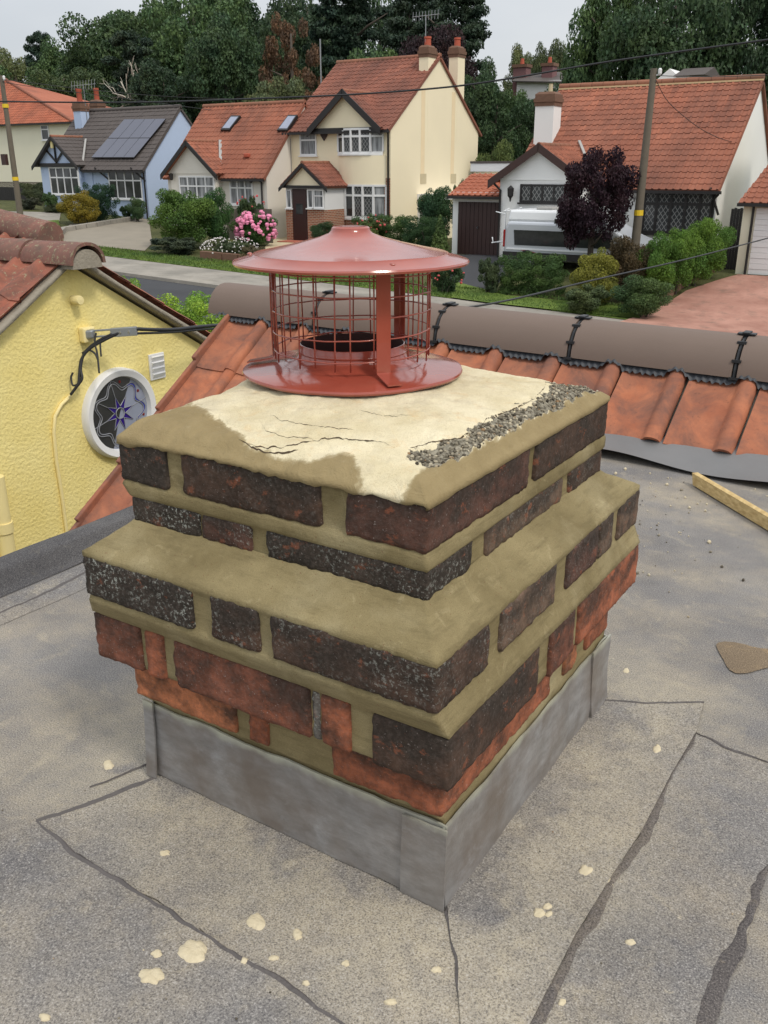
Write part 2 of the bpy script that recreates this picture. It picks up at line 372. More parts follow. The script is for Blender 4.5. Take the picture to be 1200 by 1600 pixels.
def felt_sheet(edges, closing, z0, z1, mt, seed):
    poly = []
    for e in edges: poly += wiggle(zp(e), seed)
    poly += zp(closing)
    q = [Vector((p.x, p.y, z0)) for p in poly]; FELT.append(([(p.x, p.y) for p in poly], z1))
    mb = MB(); n = len(q)
    tris = geometry.tessellate_polygon([[Vector((p.x, p.y, 0)) for p in q]])
    mb.add([p+Vector((0, 0, z1-z0)) for p in q]+q, [])
    for t in tris:
        a, b, c = (q[i] for i in t)
        mb.f.append(tuple(t) if (b-a).cross(c-a).z > 0 else tuple(t[::-1]))
    for i in range(n): j = (i+1) % n; mb.f.append((i, i+n, j+n, j))
    return mb.build('felt_sheet', mt, roof)
felt_sheet([L1, L2], [(700, 1700), (722, 1600), (712, 1500), (697, 1412), (600, 1300), (420, 1230)], 0.0005, 0.003, 'dusty_felt', 1)
felt_sheet([[(-160, 1372), (0, 1306), (55, 1284)], L2], [(700, 1900), (-500, 1900), (-420, 1500)], 0.0005, 0.006, 'mineral_felt', 2)
felt_sheet([L3], [(735, 1900), (690, 1900)]+L4[::-1]+L6+[(850, 1190), (760, 1330)], 0.0005, 0.006, 'dusty_felt', 3)
felt_sheet([L4[1:]], [(700, 1880), (1000, 1900)]+L5[::-1]+L7, 0.0005, 0.003, 'mineral_felt', 4)
def seam(px, w, z, seed, side=1):
    pts = wiggle(zp(px, z), seed, 0.0022, 0.008); mb = MB(); n = len(pts); rows = []
    for i, p in enumerate(pts):
        t = (pts[min(i+1, n-1)]-pts[max(i-1, 0)]).normalized(); nn = Vector((-t.y, t.x, 0))*side
        ww = w*max(0.12, 0.55+0.9*fbm(p, 7, seed, 2)+0.18*n3(p, 45, seed)); e = min(1, min(i, n-1-i)/4)
        rows.append((p-nn*0.0015, p+nn*ww*0.5*e+Vector((0, 0, 0.0018)), p+nn*(ww*e+0.0002)))
    for r in rows: mb.v += [tuple(q) for q in r]
    for i in range(n-1):
        for k in range(2): mb.f.append((i*3+k, i*3+k+1, i*3+k+4, i*3+k+3))
    return mb.build('bitumen_seam', 'seam_felt' if w > 0.01 else 'bitumen', roof, smooth=True)
seam(L1+[(0, 1306), (-150, 1368)], 0.010, 0.0032, 11, -1); seam(L2, 0.007, 0.0062, 12, 1)
seam(L3, 0.006, 0.0042, 13, 1); seam(L4[1:], 0.014, 0.0042, 14, 1); seam(L5, 0.016, 0.0034, 15, -1); seam(L7, 0.008, 0.0036, 16, 1); seam(L6, 0.0028, 0.0064, 17, -1); seam([(-60, 985), (0, 957), (80, 921), (150, 884), (205, 850)], 0.007, 0.004, 19, -1)
seam([(300, 1175), (240, 1190), (180, 1215), (140, 1230)], 0.006, 0.0012, 18, -1)
# felt upstand along the edge over the tiles
def kerb(u, v):
    y = -3.0+5.1*v; a = u
    prof = [(-1.27, 0.002), (-1.285, 0.012), (-1.298, 0.030), (-1.31, 0.046), (-1.34, 0.054), (-1.372, 0.046), (-1.392, 0.022), (-1.394, -0.16)]
    k = a*(len(prof)-1); i = min(int(k), len(prof)-2); f = k-i
    x = prof[i][0]*(1-f)+prof[i+1][0]*f; z = prof[i][1]*(1-f)+prof[i+1][1]*f
    return (x+0.004*n3((x*4, y*3, z*9)), y, z+0.004*n3((x*9, y*5, 3)))
mb = MB(); mb.grid(kerb, 21, 120, True); mb.build('felt_upstand', 'shaded_dark_felt', roof, smooth='all')  # darker felt colour with the shading of the roll painted in
mb = MB(); mb.grid(lambda u, v: (-1.255+0.10*u+0.010*fbm((v*9, u, 0), 2, 5)*(u > .9), -3+5.1*v, 0.0035 if u < 1 else 0.001), 4, 200); mb.build('felt_strip', 'mineral_felt', roof)
mb = MB(); mb.box(-1.386, -1.28, -3.0, 2.1, -1.6, -0.02); tag(mb.build('dormer_cheek', 'mineral_felt'), 'dark felt covered cheek of the dormer under the flat roof edge', 'dormer wall')

# ================================================================= chimney stack
def rect(l, n_, r, z):
    a = Pz(*l, z); b = Pz(*n_, z); c = Pz(*r, z); return [a.x, b.x, (a.y+b.y)/2, c.y]
RL = rect((245, 1212), (695, 1412), (932, 1092), 0.0)
R1 = rect((195, 1032), (690, 1238), (940, 975), 0.185)
R2 = rect((138, 955), (703, 1157), (996, 848), 0.2965)
R3 = rect((122, 868), (688, 1040), (998, 762), 0.3955)
R4 = rect((201, 775), (670, 893), (936, 716), 0.4745)
R5 = rect((183, 685), (668, 790), (950, 622), 0.556)
R1 = [-0.530, 0.011, 0.000, 0.600]; R4[3] = 0.578; R2[0] = -0.556
Z1, Z2, Z3, Z4, Z5 = (0.144, 0.206), (0.2235, 0.2965), (0.3325, 0.3955), (0.436, 0.4745), (0.4955, 0.556)
for r in (RL, R1, R2, R3, R4, R5): print('rect', [round(v, 3) for v in r])
stack = thing('chimney_stack', 'corbelled square brick chimney with fresh khaki pointing and cream mortar top', 'chimney', ((RL[0]+RL[1])/2, (RL[2]+RL[3])/2, 0))
def solve(fn, target, lo, hi):
    flo = fn(lo) < fn(hi)
    for _ in range(50):
        md = (lo+hi)/2
        if (fn(md) < target) == flo: lo = md
        else: hi = md
    return (lo+hi)/2
def rough_box(x0, x1, y0, y1, z0, z1, seed, r=0.004, amp=0.0013, step=0.006):
    mb = MB(); idx = {}; sx, sy, sz = x1-x0, y1-y0, z1-z0
    nx, ny, nz_ = (max(2, int(s/step)) for s in (sx, sy, sz))
    c = Vector(((x0+x1)/2, (y0+y1)/2, (z0+z1)/2)); h = Vector((sx/2, sy/2, sz/2))
    def vert(i, j, k):
        key = (i, j, k)
        if key not in idx:
            p = Vector((x0+sx*i/nx, y0+sy*j/ny, z0+sz*k/nz_))-c
            q = Vector([max(-h[a]+r, min(h[a]-r, p[a])) for a in range(3)]); d = p-q
            if d.length > 1e-9: p = q+d.normalized()*min(d.length, r)
            g = p+c; nv = noise.noise_vector(g*110+Vector((seed, 0, 0)))+0.22*noise.noise_vector(g*20+Vector((0, seed, 0)))
            edge = sum(1 for a in range(3) if abs(p[a]) > h[a]-r*1.4)
            p = p+nv*amp*(1.0 if edge < 2 else 1.5)
            if edge >= 2: p *= 1-0.035*max(0, n3(g, 60, seed+5))
            idx[key] = len(mb.v); mb.v.append(tuple(p+c))
        return idx[key]
    for i in range(nx):
        for j in range(ny):
            mb.f.append((vert(i, j, 0), vert(i, j+1, 0), vert(i+1, j+1, 0), vert(i+1, j, 0)))
            mb.f.append((vert(i, j, nz_), vert(i+1, j, nz_), vert(i+1, j+1, nz_), vert(i, j+1, nz_)))
    for i in range(nx):
        for k in range(nz_):
            mb.f.append((vert(i, 0, k), vert(i+1, 0, k), vert(i+1, 0, k+1), vert(i, 0, k+1)))
            mb.f.append((vert(i, ny, k), vert(i, ny, k+1), vert(i+1, ny, k+1), vert(i+1, ny, k)))
    for j in range(ny):
        for k in range(nz_):
            mb.f.append((vert(0, j, k), vert(0, j, k+1), vert(0, j+1, k+1), vert(0, j+1, k)))
            mb.f.append((vert(nx, j, k), vert(nx, j+1, k), vert(nx, j+1, k+1), vert(nx, j, k+1)))
    return mb
DK = (0.078, 0.050, 0.036); PU = (0.110, 0.058, 0.044); BK = (0.052, 0.043, 0.035); OR = (0.56, 0.220, 0.105); RD = (0.37, 0.132, 0.070); BR = (0.22, 0.088, 0.055); GY = (0.16, 0.112, 0.080)
sd_ = [0]
def brick(x0, x1, y0, y1, z, col, lichen=0.0, r=0.0038):
    sd_[0] += 1
    o = rough_box(x0, x1, y0, y1, z[0], z[1], sd_[0]*7.3, r).build('brick', 'old_brick', stack, smooth='all')
    o.color = (*col, lichen); return o
def course(R, Z, left, right, cornerlen=None):
    """left: [(px0, px1, colour, lichen)] along the street-away face, right: the same for the other face; last of left and first of right share the corner brick"""
    zm = (Z[0]+Z[1])/2; X0, X1, Y0, Y1 = R; HD = 0.105
    fx = lambda p: solve(lambda X: pix((X, Y0, zm))[0], p, X0-0.05, X1+0.05)
    fy = lambda p: solve(lambda Y: pix((X1, Y, zm))[0], p, Y0-0.05, Y1+0.05)
    xs = [(fx(a), fx(b), c, l) for a, b, c, l in left]; ys = [(fy(a), fy(b), c, l) for a, b, c, l in right]
    xs[0] = (X0, *xs[0][1:]); xs[-1] = (xs[-1][0], X1, *xs[-1][2:]); ys[0] = (Y0, *ys[0][1:]); ys[-1] = (ys[-1][0], Y1, *ys[-1][2:])
    a = xs[-1]; b = ys[0]
    lx = a[1]-a[0]; ly = b[1]-b[0]
    if lx >= ly: brick(a[0], X1, Y0, Y0+min(max(ly, 0.05), HD*1.3), Z, a[2], a[3]); rest = Y0+min(ly, HD*1.3)
    else: brick(X1-min(lx, HD*1.6), X1, Y0, b[1], Z, b[2], b[3])
    for k, (u, v, c, l) in enumerate(xs[:-1]): brick(u, v, Y0, Y0+HD, Z, c, l)
    for k, (u, v, c, l) in enumerate(ys[1:]): brick(X1-HD, X1, u, v, Z, c, l)
    # the two faces away from the street side: plain bond
    yy = Y0+HD+0.015; L = (Y1-yy-0.012)/2
    for i in range(2): brick(X0, X0+HD, yy+i*(L+0.012), yy+i*(L+0.012)+L, Z, DK, 0.5)
    xx = X0+HD+0.015; L = (X1-HD-0.015-xx-0.012)/2
    for i in range(2): brick(xx+i*(L+0.012), xx+i*(L+0.012)+L, Y1-HD, Y1, Z, DK, 0.4)
course(R5, Z5, [(183, 260, BK, 0.1), (283, 500, DK, 0.12), (538, 668, PU, 0.2)], [(668, 828, PU, 0.05), (838, 950, DK, 0.05)])
course(R4, Z4, [(203, 311, BK, 1.0), (314, 392, PU, 0.55), (415, 670, BK, 0.6)], [(670, 740, PU, 0.15), (760, 880, GY, 0.25), (890, 936, DK, 0.3)])
course(R3, Z3, [(122, 299, BK, 1.0), (328, 403, DK, 0.9), (422, 690, DK, 0.45)], [(690, 767, DK, 0.1), (785, 870, GY, 0.3), (888, 936, PU, 0.2), (938, 959, GY, 0.3), (968, 998, GY, 0.25)])
course(R2, Z2, [(138, 219, BR, 0.05), (227, 255, RD, 0.0), (271, 483, BR, 0.05), (500, 545, RD, 0.0), (580, 703, BK, 0.15)], [(703, 843, DK, 0.03), (862, 899, BR, 0.0), (906, 996, RD, 0.0)])
course(R1, Z1, [(195, 367, OR, 0.0), (388, 417, RD, 0.0), (438, 690, OR, 0.0)], [(690, 862, RD, 0.0), (884, 903, OR, 0.0), (918, 940, RD, 0.0)])
zx = (Z2[0]+Z2[1])/2; a = solve(lambda X: pix((X, R2[2], zx))[0], 484, R2[0], R2[1]); b = solve(lambda X: pix((X, R2[2], zx))[0], 498, R2[0], R2[1])
o = brick(a, b, R2[2]+0.004, R2[2]+0.1, Z2, (0.30, 0.29, 0.26), 1.0); o['label'] = 'whitish lichened brick sliver'

def ring_loft(levels, name, mt, seed, amp=0.0010, label=None, step=0.006, closed_top=True):
    """levels: (z, rect) from the bottom up, a wall that follows the rects, uneven as trowelled mortar"""
    mb = MB(); R0 = levels[0][1]; nx = int((R0[1]-R0[0])/step); ny = int((R0[3]-R0[2])/step)
    rows = []
    lv = []
    for (za, ra), (zb, rb) in zip(levels[:-1], levels[1:]):
        dd = max(abs(zb-za), max(abs(p-q) for p, q in zip(ra, rb))); k = max(1, int(dd/0.008))
        for i in range(k): f = i/k; lv.append((za+(zb-za)*f, [p+(q-p)*f for p, q in zip(ra, rb)]))
    lv.append(levels[-1])
    for z, (x0, x1, y0, y1) in lv:
        pts = [(x0+(x1-x0)*i/nx, y0) for i in range(nx)]+[(x1, y0+(y1-y0)*i/ny) for i in range(ny)]+[(x1-(x1-x0)*i/nx, y1) for i in range(nx)]+[(x0, y1-(y1-y0)*i/ny) for i in range(ny)]
        row = []
        for x, y in pts:
            p = Vector((x, y, z)); p += (0.8*noise.noise_vector(p*24+Vector((seed, 0, 0)))+0.7*noise.noise_vector(p*120))*amp
            row.append(len(mb.v)); mb.v.append(tuple(p))
        rows.append(row)
    n = len(rows[0])
    for a, b in zip(rows[:-1], rows[1:]):
        for i in range(n): j = (i+1) % n; mb.f.append((a[i], a[j], b[j], b[i]))
    return mb.build(name, mt, stack, smooth='all', label=label)
def ins(R, d): return [R[0]+d, R[1]-d, R[2]+d, R[3]-d]
# joints: flush between the bricks of a course, struck beds between courses
ring_loft([(0.112, ins(RL, 0.004)), (0.134, ins(RL, 0.003)), (Z1[0]-0.001, ins(R1, 0.003)), (Z1[0]+0.003, ins(R1, 0.006)), (Z1[1]-0.004, ins(R1, 0.006)), (Z1[1]+0.006, ins(R1, 0.010)), (Z2[0]-0.003, ins(R2, 0.016)), (Z2[0]+0.004, ins(R2, 0.006)), (Z2[1]-0.003, ins(R2, 0.006)), (Z2[1]+0.002, ins(R2, 0.0005)), (Z3[0]-0.008, ins(R3, 0.002)), (Z3[0]-0.001, ins(R3, 0.004)), (Z3[0]+0.004, ins(R3, 0.006)), (Z3[1]-0.002, ins(R3, 0.005))], 'mortar_joints', 'fresh_mortar', 3)
ring_loft([(Z3[1]-0.010, ins(R3, 0.006)), (Z3[1]-0.002, ins(R3, 0.001)), (Z3[1]+0.005, ins(R3, 0.0015)), (Z3[1]+0.011, ins(R3, 0.010)), (Z4[0]-0.004, ins(R4, -0.006)), (Z4[0]+0.004, ins(R4, 0.003))], 'mortar_ledge', 'fresh_mortar', 9, 0.0014, 'sloping trowelled mortar ledge')
ring_loft([(Z4[0]-0.002, ins(R4, 0.004)), (Z4[1]-0.005, ins(R4, 0.005)), (Z4[1]+0.001, ins(R4, 0.0)), (Z4[1]+0.004, ins(R4, -0.0015)), (Z5[0]-0.005, ins(R5, 0.0005)), (Z5[0]-0.001, ins(R5, 0.0015)), (Z5[0]+0.004, ins(R5, 0.006)), (Z5[1]+0.004, ins(R5, 0.004))], 'mortar_joints', 'fresh_mortar', 15)

# mortar cap (flaunching) from the brick edge up to the cowl plate
ZPL = 0.612
CC = Pz(551, 575, ZPL); CC = Vector((CC.x, CC.y, 0)); print('cowl centre', CC)
K1 = [(160, 720), (170, 655), (250, 640), (300, 628), (330, 648), (372, 676), (392, 702), (440, 716), (480, 722), (505, 712), (548, 709), (566, 735), (560, 800), (500, 790), (470, 752), (430, 790), (300, 740)]
K3 = [(622, 800), (640, 752), (668, 728), (735, 700), (800, 667), (868, 632), (930, 597), (975, 600), (970, 660), (850, 720), (740, 780), (668, 830)]
A1 = [(632, 704), (690, 688), (725, 682), (750, 655), (800, 640), (835, 622), (862, 600), (850, 578), (905, 574), (945, 596), (935, 606), (868, 636), (800, 671), (738, 702), (672, 728), (640, 716)]
def sst_(x, a, b): t = max(0, min(1, (x-a)/(b-a))); return t*t*(3-2*t)
mb = MB(); mb.col = []; NS = 560
X0, X1, Y0, Y1 = R5; per = []
for s in range(NS):
    t = s/NS*4; k = int(t); f = t-k
    per.append([(X0+(X1-X0)*f, Y0, 0, -1), (X1, Y0+(Y1-Y0)*f, 1, 0), (X1-(X1-X0)*f, Y1, 0, 1), (X0, Y1-(Y1-Y0)*f, -1, 0)][k]+(k,))
tl = [-2, -1, 0]+[i/64 for i in range(1, 65)]
RC = 0.150
aggpts = []
for t in tl:
    for (x, y, ex, ey, k) in per:
        e = Vector((x, y)); d = e-Vector((CC.x, CC.y)); ci = Vector((CC.x, CC.y))+d.normalized()*RC
        drip = (0.0025+0.009*max(0, 0.15+fbm((x*1.0, y, 4), 16, 2))+0.003*fbm((x, y, 9), 70, 3)) if k in (0, 3) else 0.005+0.002*fbm((x, y, 1), 25, 7)
        if t == -2: p = Vector((x-ex*0.002, y-ey*0.002, Z5[1]-drip-0.001))
        elif t == -1: p = Vector((x+ex*0.0022, y+ey*0.0022, Z5[1]-drip*0.8))
        elif t == 0: p = Vector((x+ex*0.001, y+ey*0.001, Z5[1]+0.003))
        else:
            g = e.lerp(ci, t); dist = (g-e).length
            ch = min(1, dist/0.033); ch = 0.5*ch+0.5*ch*ch*(3-2*ch)
            rs = 0.012+(0.014*sst_(y, Y0, Y0+0.16)*sst_(-y, -Y1, -Y1+0.10) if k == 1 else 0); z = Z5[1]+0.004+rs*ch+(ZPL-0.010-Z5[1]-rs)*(t**0.9)
            z += 0.0045*fbm((g.x, g.y, 0), 9, 21)*min(1, t*4)+0.0016*fbm((g.x, g.y, 0), 46, 5)
            z += 0.005*(1 if t > 0.36+0.10*n3((g.x, g.y, 0), 14, 8) else 0)*sst_(math.sin(math.pi*(g.x-X0)/(X1-X0)), 0.2, 0.7)*(1 if k == 0 else 0)*(1-t)
            p = Vector((g.x, g.y, z))
        q = pix(p); jx = 10*fbm(p, 40, 31)+5*n3(p, 160, 4); jy = 10*fbm(p, 40, 57)+5*n3(p, 160, 14)
        off = [(a_, b_) for a_ in (-7, 0, 7) for b_ in (-5, 0, 5)]
        kk = sum(1 for a_, b_ in off if inside((q[0]+jx*.5+a_, q[1]+jy*.5+b_), K1) or inside((q[0]+jx*0.4+a_, q[1]+jy*0.4+b_), K3))/9
        agv = sum(1 for a_, b_ in off if inside((q[0]+jx+a_*.6, q[1]+jy+b_*.6), A1))/9 if t > 0 else 0; ag = agv > 0.5
        if t <= 0 and k in (0, 1) and not (570 < q[0] < 640): kk = max(kk, 0.5+n3(p, 30, 2))
        p.z -= agv*(0.006+0.003*n3(p, 120, 3))
        if ag: aggpts.append(p.copy())
        mb.v.append(tuple(p)); mb.col.append((min(1, kk)*(1-agv), agv, 0, 1))
for r in range(len(tl)-1):
    for i in range(NS): j = (i+1) % NS; mb.f.append((r*NS+i, r*NS+j, (r+1)*NS+j, (r+1)*NS+i))
last = (len(tl)-1)*NS; mb.v.append((CC.x, CC.y, ZPL-0.012)); mb.col.append((0, 0, 0, 1)); ci_ = len(mb.v)-1
for i in range(NS): mb.f.append((last+i, last+(i+1) % NS, ci_))
from mathutils.bvhtree import BVHTree
_bv = BVHTree.FromPolygons([Vector(p) for p in mb.v], mb.f)
mb.build('flaunching', 'flaunching', stack, smooth='all', label='cracked cream mortar cap with khaki patches')
rnd = random.Random(5)
def pebble(mb, c, r, rnd):
    v = []; ax = [rnd.uniform(.6, 1.1)*r for _ in range(3)]; a0 = rnd.random()*6
    for zz, rr in ((-0.6, 0.7), (0.3, 1.0), (0.85, 0.55)):
        for k in range(6): a = a0+k*math.pi/3+rnd.uniform(-.3, .3); v.append((c[0]+ax[0]*rr*math.cos(a), c[1]+ax[1]*rr*math.sin(a), c[2]+ax[2]*zz))
    f = [(i, (i+1) % 6, 6+(i+1) % 6, 6+i) for i in range(6)]+[(6+i, 6+(i+1) % 6, 12+(i+1) % 6, 12+i) for i in range(6)]+[(12, 13, 14, 15, 16, 17), (5, 4, 3, 2, 1, 0)]
    mb.add(v, f)
mb = MB()
for _ in range(1100):
    p = rnd.choice(aggpts); pebble(mb, (p.x+rnd.uniform(-.003, .003), p.y+rnd.uniform(-.003, .003), p.z+0.0005), rnd.choice((0.0008, 0.0012, 0.0016, 0.0022, 0.0032)), rnd)
mb.build('exposed_aggregate', 'aggregate', stack, kind='stuff', label='pebbly grey patch where the cap has broken away')

plain('crack_shadow', (70, 56, 38), 0.95, 0.3, 60)
def crack(pts, w, seed):
    P = []; g = random.Random(seed)
    for (a, b), (c_, d_) in zip(pts[:-1], pts[1:]):
        n = max(2, int(math.hypot(c_-a, d_-b)/3))
        for i in range(n):
            t = i/n; x = a+(c_-a)*t; y = b+(d_-b)*t; y += 3.0*noise.noise(Vector((x*.09, seed, 0)))+1.6*noise.noise(Vector((x*.35, seed, 3))); P.append((x, y))
    m_ = MB(); rows = []; n = len(P)
    for i, (x, y) in enumerate(P):
        ww = w*max(0.15, 0.55+0.9*noise.noise(Vector((x*.06, seed, 7)))+0.3*g.uniform(-1, 1))*min(1, min(i, n-1-i)/4)
        r = []
        for dy in (-ww/2, ww/2):
            h, nn_, _, _ = _bv.ray_cast(CAM, ray(x, y+dy).normalized())
            if h is None: break
            r.append(h-ray(x, y).normalized()*0.0006)
        if len(r) == 2: rows.append(r)
    for r in rows: m_.v += [tuple(q) for q in r]
    m_.f = [(2*i, 2*i+1, 2*i+3, 2*i+2) for i in range(len(rows)-1)]
    m_.build('crack', 'crack_shadow', stack)
for i, (pp, w_) in enumerate((([(372, 686), (400, 698), (440, 699), (480, 690), (520, 684), (560, 687), (608, 692)], 2.2), ([(378, 690), (410, 706), (445, 708), (470, 702)], 4.5), ([(420, 648), (440, 656), (480, 664), (520, 668), (560, 672)], 1.2), ([(405, 655), (415, 672), (440, 682), (480, 684), (500, 690)], 1.2), ([(640, 700), (670, 692), (720, 684), (750, 668), (760, 655), (800, 640), (835, 624)], 3.5), ([(835, 624), (850, 606), (858, 590)], 2.5), ([(430, 602), (445, 606), (480, 605)], 3.0), ([(690, 610), (696, 614)], 4), ([(560, 640), (600, 650), (650, 648)], 0.8), ([(600, 690), (615, 698)], 1.5))): crack(pp, w_, i+3)
# lead flashing: sheets dressed round the foot
X0, X1, Y0, Y1 = RL
def lead(a, b, nrm, z0, z1, name, out=0.0, seed=0.0, flare=0.004, thick=0.003):
    a = Vector(a); b = Vector(b); nrm = Vector(nrm); mb = MB(); L = (b-a).length; nu = max(4, int(L/0.012)); nv = 12
    def fn(off):
        def g(u, v):
            p = a.lerp(b, u); z = z0+(z1-z0)*v
            d = out+off+flare*(1-v)**2+0.0025*fbm((p.x, p.y, z), 9, seed)+0.003*(v > .97)*0
            zz = z+(0.004*fbm((p.x, p.y, 0), 14, seed) if v == 1 else 0)+(0.002*n3((p.x, p.y, 0), 20, seed) if v == 0 else 0)
            return p+nrm*d+Vector((0, 0, zz))
        return g
    mb.grid(fn(thick), nu, nv, True); o = len(mb.v); mb.grid(fn(0), nu, nv)
    m_ = nu+1
    for i in range(nu): mb.f += [(i, o+i, o+i+1, i+1), (nv*m_+i, nv*m_+i+1, o+nv*m_+i+1, o+nv*m_+i)]
    for j in range(nv): mb.f += [(j*m_, (j+1)*m_, o+(j+1)*m_, o+j*m_), (j*m_+nu, o+j*m_+nu, o+(j+1)*m_+nu, (j+1)*m_+nu)]
    return mb.build(name, 'lead_sheet', stack, smooth=50)
zt = 0.132
lead((X0-0.004, Y0, 0), (X1+0.004, Y0, 0), (0, -1, 0), 0.005, zt, 'lead_flashing', 0.0, 1)
fo = lead((X1, Y0-0.004, 0), (X1, Y1+0.004, 0), (1, 0, 0), 0.005, zt-0.002, 'lead_flashing', 0.0, 2); fo.data.flip_normals()
xl = solve(lambda X: pix((X, Y0, 0.06))[0], 632, X0, X1)
lead((xl, Y0, 0), (X1+0.007, Y0, 0), (0, -1, 0), 0.004, zt-0.004, 'lead_lap', 0.004, 3)
xa = solve(lambda X: pix((X, Y0, 0.06))[0], 250, X0-0.05, X1)
lead((X0-0.012, Y0, 0), (xa, Y0, 0), (0, -1, 0), 0.004, zt+0.006, 'lead_lap', 0.005, 4, 0.008)
ya = solve(lambda Y: pix((X1, Y, 0.06))[0], 918, Y0, Y1+0.05)
lo = lead((X1, ya, 0), (X1, Y1+0.008, 0), (1, 0, 0), 0.004, zt+0.001, 'lead_lap', 0.003, 5, 0.006); lo.data.flip_normals()
lo = lead((X0, Y0, 0), (X0, Y1, 0), (-1, 0, 0), 0.004, zt, 'lead_flashing', 0.0, 6)
lead((X0, Y1, 0), (X1, Y1, 0), (0, 1, 0), 0.004, zt, 'lead_flashing', 0.0, 7)

# ================================================================= metal cowl
cowl = thing('chimney_cowl', 'terracotta enamelled metal chimney cowl with wire cage on the mortar cap', 'chimney cowl', (CC.x, CC.y, ZPL))
vdir = (Vector((CAM.x, CAM.y))-Vector((CC.x, CC.y))).normalized(); a_cam = math.atan2(vdir.y, vdir.x)
zh = solve(lambda z: pix((CC.x, CC.y, z))[1], 406, 0.6, 1.0)
depth = (Vector((CC.x, CC.y, zh))-CAM).dot(_F); RH = 184*depth/FPX
dp = (Vector((CC.x, CC.y, ZPL))-CAM).dot(_F); RP = 171*dp/FPX; RCG = 0.70*RP
print('hood z', zh, 'r', RH, 'plate r', RP)
def disc_noise(mb, amp, seed):
    mb.v = [(x, y, z+amp*n3((x, y, 0), 11, seed)) for x, y, z in mb.v]; return mb
mb = MB(); mb.lathe([(RP-0.002, ZPL-0.004), (RP, ZPL-0.001), (RP-0.001, ZPL+0.002), (RP-0.004, ZPL+0.003), (RP*0.8, ZPL+0.007), (RP*0.62, ZPL+0.011), (RP*0.56, ZPL+0.014)], (CC.x, CC.y, 0), 96)
base = disc_noise(mb, 0.0022, 3).build('base_plate', 'terracotta_enamel', cowl, smooth=50)
RS = 0.475*RP
mb = MB(); mb.lathe([(RS-0.0019, ZPL+0.040), (RS-0.002, ZPL+0.02), (RS-0.002, ZPL-0.01)], (CC.x, CC.y, 0), 72); plain('sooty_shaded_enamel', (58, 26, 20), 0.6, 0.2, 30); mb.build('flue_liner', 'sooty_shaded_enamel', cowl, smooth=40)  # inner wall: soot plus the shade of a deep flue, put into the colour
mb = MB(); mb.lathe([(RP*0.63, ZPL+0.0112), (RP*0.58, ZPL+0.0135), (RS*1.12, ZPL+0.017), (RS*1.06, ZPL+0.022), (RS*1.03, ZPL+0.027), (RS*1.045, ZPL+0.029), (RS*1.02, ZPL+0.031), (RS, ZPL+0.040), (RS-0.0015, ZPL+0.0405)], (CC.x, CC.y, 0), 72)
mb.build('flue_ring', 'terracotta_enamel', cowl, smooth=40)
mb = MB(); mb.lathe([(RS-0.0025, ZPL-0.0085), (0.001, ZPL-0.0085)], (CC.x, CC.y, 0), 48); plain('soot_and_shade', (24, 20, 18), 0.95, 0.2, 30); mb.build('flue_void', 'soot_and_shade', cowl)  # sooty dark disc, its colour stands in for the shade down the flue
mb = MB()
mb.lathe([(RH-0.006, zh-0.002), (RH-0.001, zh-0.004), (RH+0.0005, zh-0.001), (RH-0.001, zh+0.0015), (RH*0.84, zh+0.0085), (RH*0.825, zh+0.0115), (RH*0.81, zh+0.0115), (RH*0.45, zh+0.0245), (RH*0.27, zh+0.0325), (RH*0.185, zh+0.038), (RH*0.165, zh+0.042), (RH*0.160, zh+0.0455), (RH*0.145, zh+0.0475), (RH*0.10, zh+0.0465), (0.0005, zh+0.0465)], (CC.x, CC.y, 0), 96)
hood = disc_noise(mb, 0.0016, 7).build('hood', 'terracotta_enamel', cowl, smooth=35)
mb = MB(); mb.lathe([(RH-0.006, zh-0.002), (RH*0.8, zh+0.007), (RH*0.3, zh+0.024), (0.001, zh+0.036)], (CC.x, CC.y, 0), 96); mb.f = [q[::-1] for q in mb.f]; mb.build('hood_underside', 'terracotta_enamel', hood, smooth=35)
straps = [a_cam+math.radians(d) for d in (21, 141, 261)]
for a in straps:
    e = Vector((math.cos(a), math.sin(a), 0)); t = Vector((-e.y, e.x, 0)); c = Vector((CC.x, CC.y, 0)); mb = MB(); w2 = 0.0108
    path = [(RP*0.97, ZPL+0.0062), (RCG+0.007, ZPL+0.0135), (RCG+0.004, ZPL+0.017), (RCG+0.0035, ZPL+0.06), (RCG+0.0030, zh-0.03), (RCG+0.004, zh+0.0065), (RH*0.86, zh+0.0045)]
    v = []
    for (r, z), (r2, z2) in zip(path, path[1:]+[path[-1]]):
        for o_ in (0, 0.0018):
            for s_ in (-1, 1): v.append(c+e*(r+(o_ if 0.02 < z-ZPL < zh-ZPL else o_*0.3))+t*(w2*s_)+Vector((0, 0, z+(o_ if not 0.016 < z-ZPL < zh-ZPL else 0))))
    f = []
    for i in range(len(path)-1):
        b = i*4; f += [(b, b+1, b+5, b+4), (b+2, b+6, b+7, b+3), (b, b+4, b+6, b+2), (b+1, b+3, b+7, b+5)]
    f += [(0, 2, 3, 1), (len(v)-4, len(v)-3, len(v)-1, len(v)-2)]
    so_ = mb.add(v, f).build('strap', 'terracotta_enamel', cowl)
    rv = MB(); q = c+e*(RH*0.88); rv.lathe([(0.0042, 0.0), (0.0036, 0.0018), (0.0015, 0.0028), (0.0001, 0.0029)], (q.x, q.y, zh+0.0068), 12); rv.build('rivet', 'terracotta_enamel', so_, smooth=60)
zr0 = ZPL+0.034
